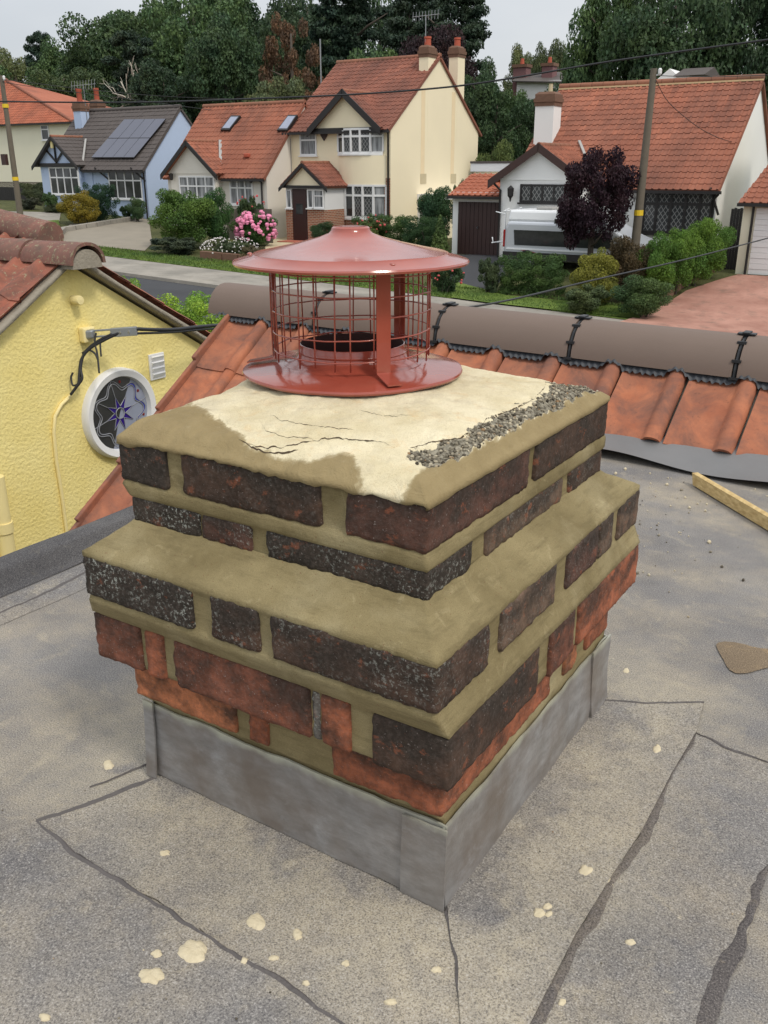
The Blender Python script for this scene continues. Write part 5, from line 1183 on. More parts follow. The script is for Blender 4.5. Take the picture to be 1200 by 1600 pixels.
def gable_front(parent, Xl, Xr, Yf, Yb, ze, za, wall, barge, tile, bw=0.26, over=0.25, body=None, each=0, base=None, h=0.035):
    """roofed gable facing the street with ridge running back to the main roof"""
    xm = (Xl+Xr)/2
    mb = MB(); mb.prism([(Xl+0.15, Yf, ze), (Xr-0.15, Yf, ze), (xm, Yf, za-0.12)], (0, 0.3, 0)); mb.build('gable', wall, parent)
    if base is not None: mb = MB(); mb.box(Xl+0.3, Xr-0.3, Yf+0.04, Yb, base-0.4, ze); mb.build('bay_wall', wall, parent)
    Yo = Yf-over
    for s_, xe in ((-1, Xl), (1, Xr)):
        roof_slope(parent, (xe, Yo+0.02, ze) if s_ > 0 else (xe, Yb, ze), (xe, Yb, ze) if s_ > 0 else (xe, Yo+0.02, ze), (xm, Yb, za) if s_ > 0 else (xm, Yo+0.02, za), (xm, Yo+0.02, za) if s_ > 0 else (xm, Yb, za), tile, each if s_ > 0 else 0, h=h)
        mb = MB(); d = Vector((xm-xe, 0, za-ze)); dn = d.normalized(); p0 = Vector((xe, Yo, ze-0.10))-dn*0.10; p1 = Vector((xm+s_*0.012, Yo, za-0.10))
        mb.prism([p0+Vector((0, 0, -bw/2)), p0+Vector((0, 0, bw/2)), p1+Vector((0, 0, bw/2)), p1+Vector((0, 0, -bw/2))], (0, -0.05, 0)); mb.build('bargeboard', barge, parent)
    ridge(parent, (xm, Yo, za+0.0), (xm, Yb, za+0.0), r=0.09)
def chimney(parent, x, y, z0, z1, w_, d_, wall, pots=1, corbel=0.35, pot_h=0.55):
    mb = MB(); mb.box(x-w_/2, x+w_/2, y-d_/2, y+d_/2, z0, z1); st = mb.build('chimney_stack', wall, parent)
    mb = MB(); h = corbel/3
    for i, e in enumerate((0.03, 0.06, 0.02)): mb.box(x-w_/2-e, x+w_/2+e, y-d_/2-e, y+d_/2+e, z1+0.002+h*i, z1+h*(i+1))
    mb.prism([(x-w_/2-0.02, y-d_/2-0.02, z1+corbel+.002), (x+w_/2+.02, y-d_/2-.02, z1+corbel+.002), (x+w_/2-.1, y-d_/2+.05, z1+corbel+0.09), (x-w_/2+.1, y-d_/2+.05, z1+corbel+0.09)], (0, d_-0.1, 0))
    mb.build('corbel', 'corbel_brown', st)
    for i in range(pots):
        mb = MB(); zz = z1+corbel+0.05; mb.lathe([(0.16, 0), (0.145, pot_h*0.75), (0.17, pot_h*0.8), (0.165, pot_h), (0.12, pot_h), (0.12, pot_h*0.5)], (x+(i-(pots-1)/2)*0.4, y, zz), 14); mb.build('chimney_pot', 'pot_red', st, smooth=50)
def pipe(parent, pts, r=0.045, mt='black_paint', name='downpipe'): mb = MB(); mb.tube(pts, r, 8); return mb.build(name, mt, parent, smooth=50)
def gutter(parent, a, b, mt='black_paint'): mb = MB(); mb.bar(a, b, 0.11, 0.10); return mb.build('gutter', mt, parent)
def aerial(label, base, hgt, sc_=1.0):
    mb = MB(); b = Vector(base); t = b+Vector((0, 0, hgt)); mb.tube([b, t], 0.022, 6); d = Vector((1, 0.25, 0.05)).normalized()
    mb.tube([t-d*0.65*sc_, t+d*0.65*sc_], 0.014, 5)
    for i in range(9): p = t+d*((-0.62+0.15*i)*sc_); mb.tube([p+Vector((0.02, -0.05, -.2*sc_)), p+Vector((-.02, .05, .2*sc_))], 0.009, 4)
    tag(mb.build('tv_aerial', 'aerial'), label, 'aerial')

# ----------------------------------------------------------------- two storey cream house
X0, X1, Y0, Y1 = -28.85, -23.1, 36.5, 45.1; zb = -2.42; ze = 2.60; zrr = 5.75; ym = (Y0+Y1)/2
h3 = thing('detached_house', 'two storey cream house with red tiled roof and black trimmed front gable', 'house', ((X0+X1)/2, ym, zb))
gable_body(h3, X0, X1, Y0, Y1, zb, ze, zrr-0.05, 'cream_wall')
ov = 0.30; dz = ov*(zrr-ze)/(ym-Y0)
roof_slope(h3, (X0-0.15, Y0-ov, ze-dz+0.05), (X1+0.10, Y0-ov, ze-dz+0.05), (X1+0.10, ym, zrr+0.05), (X0-0.15, ym, zrr+0.05), 'roof_weathered', 300)
slab(h3, (X0-0.15, Y1+ov, ze-dz+0.05), (X1+0.10, Y1+ov, ze-dz+0.05), (X1+0.10, ym, zrr+0.05), (X0-0.15, ym, zrr+0.05), mt='roof_weathered')
ridge(h3, (X0-0.15, ym, zrr+0.04), (X1+0.1, ym, zrr+0.04))
gutter(h3, (X0-0.15, Y0-ov-0.05, ze-dz-0.02), (X1+0.12, Y0-ov-0.05, ze-dz-0.02))
gl_, _ = fx(482, 205, 36.0); gr_, _ = fx(592, 200, 36.0); xa_, za_ = fx(537, 143, 36.0)
gable_front(h3, gl_, gr_, 36.25, 39.6, 2.52, za_+0.05, 'cream_wall', 'black_paint', 'roof_weathered', bw=0.34)
mb = MB(); mb.bar((gl_+0.05, 36.2, 2.46), (gr_-0.05, 36.2, 2.46), 0.10, 0.2); mb.build('fascia', 'black_paint', h3)
# curved bays: shallow faceted windows
def bay(parent, x0, x1, y0p, y1p, Y, mats, brick_below=None, tr=0.32):
    a, zt_ = fx(x0, y0p, Y-0.35); b, _ = fx(x1, y0p, Y-0.35); _, zb_ = fx((x0+x1)/2, y1p, Y-0.35); n = 5
    P = [(a+(b-a)*i/n, Y+0.02-0.42*math.sin(math.pi*(0.10+0.80*i/n))) for i in range(n+1)]; P[0] = (a, Y+0.01); P[-1] = (b, Y+0.01)
    mb = MB()
    for (p, q) in zip(P[:-1], P[1:]):
        for z in (zb_+.04, zt_-.04, zt_-(zt_-zb_)*tr): mb.bar((*p, z), (*q, z), 0.07, 0.09)
    for p in P: mb.box(p[0]-.045, p[0]+.045, p[1]-.045, p[1]+.045, zb_+.09, zt_-.09)
    wobj = mb.build('window', 'white_plastic', parent)
    for i, (p, q) in enumerate(zip(P[:-1], P[1:])):
        mb = MB(); mb.add([(*p, zb_+.05), (*q, zb_+.05), (*q, zt_-.05), (*p, zt_-.05)], [(0, 1, 2, 3)]); mb.v = [(x, y+0.02, z) for x, y, z in mb.v]; mb.build('pane', mats[i % len(mats)], wobj)
    mb = MB(); mb.prism([(p[0], p[1]-0.08, zb_-0.08) for p in P]+[(b, Y+.05, zb_-.08), (a, Y+.05, zb_-.08)], (0, 0, 0.079)); mb.build('sill', 'white_plastic', wobj)
    return P, zb_, zt_
P_, z1_, z2_ = bay(h3, 521, 592, 201, 240, 36.48, ['far_glass', 'leaded_glass', 'leaded_glass', 'leaded_glass', 'net_curtain'])
P2_, z3_, z4_ = bay(h3, 524, 597, 288, 341, 36.48, ['far_glass', 'far_glass', 'leaded_glass', 'leaded_glass', 'net_curtain'])
mb = MB(); mb.prism([(p[0], p[1]-0.02, z4_+0.004) for p in P2_]+[(P2_[-1][0], 36.55, z4_+.004), (P2_[0][0], 36.55, z4_+.004)], (0, 0, z1_-z4_-0.09)); mb.build('bay_wall', 'cream_wall', h3, smooth=60)
mb = MB(); mb.prism([(p[0], p[1]-0.02, zb-0.2) for p in P2_]+[(P2_[-1][0], 36.55, zb-.2), (P2_[0][0], 36.55, zb-.2)], (0, 0, z3_-zb+0.11)); mb.build('bay_base', 'red_brick', h3)
window(h3, 36.5, 469, 204, 495, 243, 1, 0.38, gl='net_curtain')
for a, b in ((503, 521), (600, 613)):
    xa, zt_ = fx(a, 278, 36.49); xb, _ = fx(b, 278, 36.49); mb = MB(); mb.box(xa, min(xb, X1-0.005), 36.46, 36.52, zb-0.2, zt_); mb.build('brick_panel', 'red_brick', h3)
qx, qz = fx(507, 211, 36.5); mb = MB(); mb.prism([(qx-.17, 36.42, qz+.2), (qx-.19, 36.42, qz), (qx, 36.42, qz-.25), (qx+.19, 36.42, qz), (qx+.17, 36.42, qz+.2)], (0, .08, 0)); mb.build('alarm_box', 'brown_paint', h3)
pipe(h3, [(X1+0.03, 36.2, 2.45), (X1-0.08, 36.42, 2.2), (X1-0.08, 36.42, zb)]); pipe(h3, [(X0-0.02, 36.2, 2.42), (X0+0.06, 36.42, 2.15), (X0+0.06, 36.42, -0.2)])
x_, z_ = fx(516, 355, 36.35)
mb = MB(); xa, zt_ = fx(510, 287, 36.35); xb, zb_ = fx(524, 356, 36.35); 
for i in range(9):
    t = i/8
    mb.bar((xa, 36.38, zb_+(zt_-zb_)*t), (xb, 36.38, min(zt_, zb_+(zt_-zb_)*t+0.55)), 0.02, 0.035); mb.bar((xb, 36.36, zb_+(zt_-zb_)*t), (xa, 36.36, min(zt_, zb_+(zt_-zb_)*t+0.55)), 0.02, 0.035)
mb.bar((xa, 36.37, zb_), (xa, 36.37, zt_), 0.04, 0.04); mb.bar((xb, 36.37, zb_), (xb, 36.37, zt_), 0.04, 0.04); tag(mb.build('trellis', 'white_plastic'), 'white diamond garden trellis between porch and bay window', 'trellis')
# chimneys on the gable wall
for px in (665, 711):
    c_ = Px(px, 100, X1-0.35); yb = c_.y; chimney(h3, X1-0.245, yb, 2.0, Px(px, 88, X1).z, 0.50, 0.72, 'cream_wall', 1, 0.42, 0.42)
plain('tan_stain', (235, 214, 176), 0.9, 0.06, 3)
for px in (661, 708):
    c_ = Px(px, 200, X1+0.004); d_ = Px(px, 275, X1+0.004); mb = MB(); mb.box(X1+.002, X1+0.006, c_.y-.18, c_.y+.18, d_.z-.1, 4.3); mb.build('stained_strip', 'tan_stain', h3)
    mb = MB(); mb.box(X1+.002, X1+0.02, d_.y-.25, d_.y+.3, d_.z-.35, d_.z+.1); mb.build('patch', 'pale_stone', h3)
aerial('television aerial above the first cream chimney', (X1-0.3, Px(665, 60, X1-.3).y, 6.3), 1.1)
mb = MB(); q = Py(498, 118, 41); mb.tube([(q.x, 41.2, 4.9), (q.x, 41.2, 7.0)], 0.035, 6); tag(mb.build('mast', 'aerial'), 'thin pale mast rising behind the cream house verge', 'mast')
# porch
por = h3
yp = 34.6; xa, _ = fx(447, 330, yp); xb, _ = fx(507, 330, yp); xm, zap = fx(471, 256, yp); _, zee = fx(470, 291, yp); zpb = zg(xm, yp)
xa2 = xa+0.02
mb = MB(); mb.box(xa, xb, yp+0.05, 36.5, zpb-0.2, zee); mb.build('porch_wall', 'white_plastic', h3)
_, zw = fx(470, 327, yp); xd0, _ = fx(458, 330, yp); xd1, _ = fx(479, 330, yp)
mb = MB(); mb.box(xa-.01, xd0-0.05, yp-.01, yp+.1, zpb-.2, zw); mb.build('porch_brick', 'red_brick', h3)
mb = MB(); mb.box(xd1+.05, xb+.01, yp-.01, yp+.1, zpb-.2, zw); mb.build('porch_brick', 'red_brick', h3)
mb = MB(); mb.box(xb-.05, xb+.012, yp+.102, 36.45, zpb-.2, zw); mb.build('porch_brick', 'red_brick', h3)
mb = MB(); mb.box(xd0, xd1, yp-.02, yp+.06, zpb+0.05, zee-.12); dr = mb.build('door', 'door_brown', h3)
mb = MB(); mb.box(xd0+.2, xd1-.2, yp-.03, yp, zpb+1.25, zpb+1.7); mb.build('door_pane', 'far_glass', dr)
for a, b in ((448, 456), (481, 490), (491, 506)): window(h3, yp, a, 296, b, 325, 1, 0.35 if b-a > 10 else None, gl='net_curtain', fw=0.05, sill=True)
gx0, _ = fx(442, 292, yp); gx1, _ = fx(503, 292, yp)
gable_front(h3, gx0, gx1+0.35, yp-0.05, 36.5, zee, zap+.05, 'cream_wall', 'black_paint', 'roof_weathered', bw=0.16, over=0.15)
mb = MB(); mb.bar((gx0, yp-.12, zee-.02), (gx1+.35, yp-.12, zee-.02), .08, .12); mb.build('fascia', 'black_paint', h3)
mb = MB(); mb.box(xd0-.3, xd1+.4, yp-.9, yp-.03, zpb-.05, zpb+.06); mb.build('doorstep', 'terracotta_step', h3)
# side garage of the cream house
mb = MB(); a = Py(613, 310, 39.0); b = Py(668, 310, 39.0); mb.box(X1+.004, b.x+.5, 39, 43.0, zb-.3, Py(640, 312, 39).z); mb.build('garage_wall', 'cream_wall', h3)
mb = MB(); mb.box(X1+.003, b.x+.6, 38.9, 43.1, Py(640, 312, 39).z+.002, Py(640, 303, 39).z); mb.build('garage_roof', 'white_plastic', h3)
x0g, _ = fx(624, 330, 38.98); x1g, _ = fx(664, 330, 38.98); zt_ = Py(640, 315, 38.98).z
mb = MB()
for k in range(14): mb.box(x0g, x1g, 38.95-.01*(k % 2), 38.99, zt_-.15*(k+1)+.004, zt_-.15*k)
mb.build('garage_door', 'white_plastic', h3)

# ----------------------------------------------------------------- bungalow with roof windows
X0, X1, Y0 = -35.2, -28.75, 34.5; ym = 37.6; Y1 = 40.7; ze = 0.62; zrr = 3.78; zb = -2.2
h2 = thing('bungalow', 'off white bungalow with orange tiled roof and two roof windows', 'house', ((X0+X1)/2, ym, zb))
gable_body(h2, X0, X1, Y0, Y1, zb, ze, zrr-.06, 'off_white_wall')
dz = .3*(zrr-ze)/(ym-Y0)
roof_slope(h2, (X0-.1, Y0-.3, ze-dz+.05), (X1+.08, Y0-.3, ze-dz+.05), (X1+.08, ym, zrr+.05), (X0-.1, ym, zrr+.05), 'roof_orange', 300)
slab(h2, (X0-.1, Y1+.3, ze-dz+.05), (X1+.08, Y1+.3, ze-dz+.05), (X1+.08, ym, zrr+.05), (X0-.1, ym, zrr+.05), mt='roof_orange'); ridge(h2, (X0-.1, ym, zrr+.04), (X1+.08, ym, zrr+.04))
gl_, _ = fx(256, 270, 33.9); gr_, _ = fx(340, 270, 33.9); _, za_ = fx(291, 220, 33.9)
gable_front(h2, gl_, gr_, 34.0, 37.4, .58, za_, 'off_white_wall', 'black_paint', 'roof_orange', bw=.24, base=zb)
gutter(h2, (gr_, Y0-.35, ze-dz-.02), (X1+.1, Y0-.35, ze-dz-.02))
window(h2, 34.03, 281, 275, 336, 310, 4, .45, gl='net_curtain'); window(h2, 34.5, 360, 281, 396, 320, 3, .32, gl='net_curtain')
pipe(h2, [(X1-.5, 34.2, .4), (X1-.25, 34.42, .2), (X1-.25, 34.42, zb)])
def on_slope(px, py, A, n):                                            # picture point on a roof plane
    d = ray(px, py); t = (Vector(A)-CAM).dot(n)/d.dot(n); return CAM+d*t
def plane_n(A, B, D): n = (Vector(B)-Vector(A)).cross(Vector(D)-Vector(A)).normalized(); return n if n.z > 0 else -n
nA = (X0, Y0-.3, ze-dz+.10); nn = plane_n(nA, (X1, Y0-.3, ze-dz+.10), (X0, ym, zrr+.10))
def skylight(parent, quad, A, n):
    q = [on_slope(*p, A, n) for p in quad]; mb = MB(); mb.prism([p-n*.05 for p in q], n*.16); fr_ = mb.build('roof_window', 'black_paint', parent)
    c = sum(q, Vector())/4; mb = MB(); mb.prism([c.lerp(p, .80)+n*.108 for p in q], n*.012); mb.build('pane', 'pale_glass', fr_)
skylight(h2, [(346, 205), (360, 205), (377, 183), (363, 183)], nA, nn); skylight(h2, [(434, 206), (450, 206), (466, 182), (452, 182)], nA, nn)
v0 = on_slope(386, 246, nA, nn); mb = MB(); mb.box(v0.x-.15, v0.x+.15, v0.y-.1, v0.y+.1, v0.z, v0.z+.18); mb.build('roof_vent', 'pot_red', h2, bevel=.04)
mb = MB(); mb.bar(on_slope(345, 268, nA, nn), on_slope(344, 219, nA, nn), .14, .05); mb.build('valley_flashing', 'grey_flash', h2)
for a, b in ((270, 277), (394, 281)):
    x_, z_ = fx(a, b, 33.95 if a < 300 else 34.45); mb = MB(); mb.lathe([(.03, .2), (.1, .16), (.08, -.1), (.03, -.14)], (x_, 33.85 if a < 300 else 34.35, z_), 8); mb.build('wall_lantern', 'black_paint', h2)

# ----------------------------------------------------------------- blue bungalow
X0, X1, Y0 = -46.4, -38.3, 36.0; ym = 38.9; Y1 = 41.8; ze = .98; zrr = 3.93; zb = -1.75
h1 = thing('bungalow', 'pale blue bungalow with dark grey roof and solar panels', 'house', ((X0+X1)/2, ym, zb))
gable_body(h1, X0, X1, Y0, Y1, zb, ze, zrr-.06, 'blue_wall'); dz = .3*(zrr-ze)/(ym-Y0)
A_, B_, C_, D_ = (X0-.1, Y0-.3, ze-dz+.05), (X1+.1, Y0-.3, ze-dz+.05), (X1+.1, ym, zrr+.05), (X0-.1, ym, zrr+.05)
roof_slope(h1, A_, B_, C_, D_, 'roof_slate', 0, .33, .30, h=.02); slab(h1, (X0-.1, Y1+.3, ze-dz+.05), (X1+.1, Y1+.3, ze-dz+.05), C_, D_, mt='roof_slate'); ridge(h1, D_, C_, 'roof_slate')
gl_, _ = fx(54, 256, 35.4); gr_, _ = fx(122, 256, 35.4); _, za_ = fx(80, 213, 35.4)
gable_front(h1, gl_, gr_, 35.5, 38.2, .98, za_, 'blue_wall', 'black_paint', 'roof_slate', bw=.2, base=zb, h=.02)
xm = (gl_+gr_)/2
mb = MB(); mb.bar((gl_+.3, 35.42, 1.0), (gr_-.3, 35.42, 1.0), .06, .2); mb.bar((xm, 35.43, 1.1), (xm, 35.43, za_-.3), .05, .1); mb.bar((xm, 35.435, 1.15), (xm-.75, 35.435, 1.8), .05, .1); mb.bar((xm, 35.435, 1.15), (xm+.75, 35.435, 1.8), .05, .1); mb.build('timber_framing', 'black_paint', h1)
mb = MB(); mb.box(xm-.16, xm+.02, 35.30, 35.41, za_-.62, za_-.2); mb.build('gable_lamp', 'yellow_paint', h1)
gutter(h1, (gr_, Y0-.36, ze-dz-.02), (X1+.15, Y0-.36, ze-dz-.02)); pipe(h1, [(X1+.05, Y0-.3, ze-dz-.05), (X1-.1, Y0-.08, .6), (X1-.1, Y0-.08, zb)])
window(h1, 35.54, 79, 261, 124, 304, 4, .38); window(h1, 36.0, 171, 264, 222, 311, 4, .38)
mb = MB(); x_, z_ = fx(152, 262, 35.9); x2_, z2 = fx(168, 278, 35.9); mb.bar((x_, 35.7, z_), (x2_, 36, z2-.1), .07, .07); x_, z_ = fx(208, 262, 35.9); x2_, z2 = fx(225, 280, 35.9); mb.bar((x_, 35.7, z_), (x2_, 36, z2-.1), .07, .07); mb.build('eaves_bracket', 'black_paint', h1)
mb = MB(); x_, z_ = fx(138, 290, 35.98); mb.box(x_-.45, x_+.45, 35.95, 36.02, zb, z_+.75); mb.build('door', 'blue_wall', h1)
nn1 = plane_n(A_, B_, D_); A1_ = Vector(A_)+nn1*.12
Q = [(143, 247), (210, 247), (260, 186), (195, 187)]
for i in range(4):
    for j in range(2):
        def bl_(u, v): 
            a = [Q[0][k]+(Q[1][k]-Q[0][k])*u for k in (0, 1)]; b = [Q[3][k]+(Q[2][k]-Q[3][k])*u for k in (0, 1)]; return (a[0]+(b[0]-a[0])*v, a[1]+(b[1]-a[1])*v)
        q = [on_slope(*bl_(u, v), A1_, nn1) for u, v in ((i/4, j/2), ((i+1)/4, j/2), ((i+1)/4, (j+1)/2), (i/4, (j+1)/2))]; c = sum(q, Vector())/4
        mb = MB(); mb.prism([c.lerp(p, .99) for p in q], nn1*.04); sp_ = mb.build('solar_panel', 'black_paint', h1); mb = MB(); mb.prism([c.lerp(p, .965)+nn1*.04 for p in q], nn1*.006); mb.build('cell_sheet', 'solar_cell', sp_)
mb = MB(); mb.bar(on_slope(129, 256, A1_, nn1), on_slope(134, 217, A1_, nn1), .10, .05); mb.build('valley_flashing', 'grey_flash', h1)
c_ = Py(124, 190, 38.0); chimney(h1, c_.x, 38.2, 2.2, Py(124, 174, 38.0).z, .62, .6, 'blue_wall', 1, .42, .75)
c_ = Py(148, 160, 41.0); chimney(h1, c_.x, 41.2, 2.6, Py(148, 170, 41.0).z, .62, .6, 'corbel_brown', 1, .42, .70)
aerial('television aerial on the blue chimney', (Py(130, 190, 38).x, 38.3, 3.2), Py(128, 132, 38).z-3.2, 1.3)

# ----------------------------------------------------------------- cream house with hipped roof
h0 = thing('detached_house', 'tall pale cream house with bright orange hipped roof', 'house', (-60, 48, -1.0))
X0, X1, Y0, Y1 = -80.0, -53.2, 44.0, 54.0; ze = 3.78; mb = MB(); mb.box(X0, X1, Y0, Y1, -2.5, ze); mb.build('wall', 'pale_cream_wall', h0)
ap = Py(4, 122, 49.0); zt_ = ap.z; xr_ = ap.x; A_, B_ = (X0-.3, Y0-.3, ze-.05), (X1+.3, Y0-.3, ze-.05); C_, D_ = (xr_, 49, zt_), (X0+5, 49, zt_)
roof_slope(h0, A_, B_, C_, D_, 'roof_bright', 0); E_ = (X1+.3, Y1+.3, ze-.05); slab(h0, B_, E_, C_, C_, mt='roof_bright'); slab(h0, A_, (X0-.3, Y1+.3, ze-.05), D_, D_, mt='roof_bright'); slab(h0, E_, (X0-.3, Y1+.3, ze-.05), D_, C_, mt='roof_bright')
ridge(h0, Vector(B_)+Vector((0, 0, .03)), Vector(C_)+Vector((0, 0, .03)), 'roof_orange'); ridge(h0, C_, D_, 'roof_orange')
gutter(h0, (X0, Y0-.34, ze-.1), (X1+.3, Y0-.34, ze-.1)); window(h0, 44.0, 65, 195, 77, 219, 1, .3)

# ----------------------------------------------------------------- white bungalow
X0, X1, Y0 = -15.6, -7.75, 33.4; ym = 37.8; Y1 = 42.2; ze = .30; zrr = 3.84; zb = -2.45
h5 = thing('bungalow', 'white bungalow with long orange tiled roof and dark leaded windows', 'house', ((X0+X1)/2, ym, zb))
gable_body(h5, X0, X1, Y0, Y1, zb, ze, zrr-.06, 'white_wall'); dz = .3*(zrr-ze)/(ym-Y0)
A_, B_, C_, D_ = (X0-.05, Y0-.3, ze-dz+.05), (X1+.12, Y0-.3, ze-dz+.05), (X1+.12, ym, zrr+.05), (X0-.05, ym, zrr+.05)
roof_slope(h5, A_, B_, C_, D_, 'roof_orange', 300); slab(h5, (X0-.05, Y1+.3, ze-dz+.05), (X1+.12, Y1+.3, ze-dz+.05), C_, D_, mt='roof_orange')
ridge(h5, Vector(D_)+Vector((0, 0, .06)), Vector(C_)+Vector((0, 0, .06)), 'ridge_far'); mb = MB(); mb.bar(Vector(D_)+Vector((0, -.12, -.03)), Vector(C_)+Vector((0, -.12, -.03)), .05, .06); mb.build('ridge_bedding', 'ridge_mortar', h5)
gl_, _ = fx(766, 284, 32.0); gr_, _ = fx(916, 276, 32.0); _, za_ = fx(849, 226, 32.0)
gable_front(h5, gl_, gr_, 32.2, 36.6, .42, za_, 'white_wall', 'brown_paint', 'roof_orange', bw=.3, over=.2, base=zb, each=60)
window(h5, 32.24, 813, 288, 902, 317, 5, None, fr='black_paint', gl='leaded_glass'); window(h5, 33.4, 1004, 292, 1116, 366, 5, .36, fr='black_paint', gl='leaded_glass', fw=.10)
mb = MB(); xa, za1 = fx(930, 296, 33.36); xb, zb1 = fx(1120, 292, 33.36); mb.box(xa, xb, 33.34, 33.41, za1-.03, za1+.16); mb.build('fascia', 'black_paint', h5)
gutter(h5, (gr_-.2, Y0-.36, ze-dz-.02), (X1+.2, Y0-.36, ze-dz-.02)); pipe(h5, [(X1+.1, Y0-.33, ze-dz-.08), (X1-.15, Y0-.07, ze-.55), (X1-.15, Y0-.07, zb)]); pipe(h5, [(gl_+.15, 32.0, .3), (gl_+.35, 32.18, .05), (gl_+.35, 32.18, zb)])
mb = MB(); x_, z_ = fx(1117, 293, 33.3); mb.bar((x_-.1, 33.1, z_), (x_+.2, 33.4, z_-.9), .06, .06); mb.build('eaves_bracket', 'black_paint', h5)
x_, z_ = fx(799, 304, 32.1); mb = MB(); mb.lathe([(.02, .32), (.13, .22), (.11, -.05), (.05, -.12), (.02, -.25)], (x_, 32.02, z_), 8); mb.build('wall_lantern', 'black_paint', h5)
c_ = Py(853, 180, 35.2); chimney(h5, c_.x, 35.4, .8, Py(853, 166, 35.2).z, .78, .75, 'white_wall', 0, .42)
mb = MB(); mb.lathe([(.09, 0), (.08, .35), (.1, .36)], (c_.x+.05, 35.4, Py(853, 166, 35.2).z+.45), 10); mb.build('chimney_pot', 'pale_stone', h5)
nnn = plane_n(A_, B_, D_); A5 = Vector(A_)+nnn*.06; mb = MB(); mb.bar(on_slope(916, 247, A5, nnn), on_slope(905, 220, A5, nnn), .10, .05); mb.build('valley_flashing', 'grey_flash', h5)
# garage between the cream house and the white bungalow
ga = thing('garage', 'low garage with dark brown door and small orange tiled roof', 'garage', (-16.7, 34, -2.45)); Yg = 32.8
xa, zt_ = fx(708, 310, Yg); xb, _ = fx(789, 310, Yg); _, zb_ = fx(745, 398, Yg)
mb = MB(); mb.box(xa, xb, Yg, Yg+5, zb_-.3, zt_+.25); mb.build('wall', 'white_wall', ga)
xd0, zd = fx(717, 315, Yg); xd1, _ = fx(782, 315, Yg); n = 10
for i in range(n): mb = MB(); w_ = (xd1-xd0)/n; mb.box(xd0+w_*i+.008, xd0+w_*(i+1)-.008, Yg-.05, Yg-.005, zb_, zd); mb.build('door_board', 'door_brown', ga)
mb = MB(); mb.lathe([(.045, -.09), (.03, -.05)], ((xd0+xd1)/2, Yg, (zb_+zd)/2+.05), 10, 'Y'); mb.build('door_handle', 'aerial', ga)
rA = (xa-.1, Yg-.25, zt_+.12); rB = (xb+.05, Yg-.25, zt_+.12); hgt_ = Py(760, 272, Yg+1.6).z; roof_slope(ga, rA, rB, (xb+.05, Yg+1.6, hgt_), (xa-.1+.05, Yg+1.6, hgt_), 'roof_bright', 80)
gutter(ga, (xa-.1, Yg-.3, zt_+.05), (xb+.05, Yg-.3, zt_+.05))
q = Py(740, 268, 36.0); q2 = Py(805, 268, 36.0); zq = Py(770, 253, 36).z; mb = MB(); mb.box(q.x, q2.x, 36.0, 40, q.z-.8, q.z); mb.build('rear_wall', 'cream_wall', ga); mb = MB(); mb.box(q.x-.1, q2.x+.1, 35.9, 40.1, q.z+.002, zq-.06); mb.build('fascia', 'white_plastic', ga); mb = MB(); mb.box(q.x-.12, q2.x+.12, 35.88, 40.12, zq-.058, zq+.03); mb.build('flat_top', 'roof_slate', ga)
# cream building beyond the red drive
h6 = thing('neighbour_garage', 'cream walled building with white garage door beside the red driveway', 'garage', (-5, 33, -2.5)); Y6 = 31.6
xa, zt_ = fx(1163, 318, Y6); _, zb_ = fx(1163, 428, Y6); mb = MB(); mb.box(xa, xa+6, Y6, Y6+6, zb_-.3, zt_); mb.build('wall', 'pale_cream_wall', h6)
x_, z_ = fx(1183, 325, Y6); mb = MB()
for k in range(12): mb.box(x_, x_+2.6, Y6-.05-.01*(k % 2), Y6-.004, zb_+(z_-zb_)*k/12+.006, zb_+(z_-zb_)*(k+1)/12)
mb.build('garage_door', 'white_plastic', h6); pipe(h6, [(xa+.32, Y6-.07, zt_), (xa+.32, Y6-.07, zb_)], .04)
roof_slope(h6, (xa-.15, Y6-.25, zt_+.02), (xa+6, Y6-.25, zt_+.02), (xa+6, Y6+2.2, zt_+1.5), (xa+.35, Y6+2.2, zt_+1.5), 'roof_orange', 120); gutter(h6, (xa-.15, Y6-.3, zt_-.03), (xa+6, Y6-.3, zt_-.03))
mb = MB(); mb.box(xa+.5, xa+6, Y6+2.2, Y6+6, zt_, zt_+3.4); mb.build('upper_wall', 'pale_cream_wall', h6); window_w(h6, Y6+2.2, xa+.62, xa+1.5, zt_+1.7, zt_+2.9, 1, None, fr='black_paint')
xa2, z_ = fx(1143, 326, 32.5); xb2, _ = fx(1166, 326, 32.5); mb = MB()
n = 5; gt = thing('side_gate', 'tall black boarded gate between the white bungalow and the cream garage', 'gate', ((xa2+xb2)/2, 32.5, -2.45))
for i in range(n): w_ = (xb2-xa2)/n; mb = MB(); mb.box(xa2+w_*i+.006, xa2+w_*(i+1)-.006, 32.48, 32.53, -2.5, z_+.03*(i % 2)); mb.build('board', 'black_paint', gt)
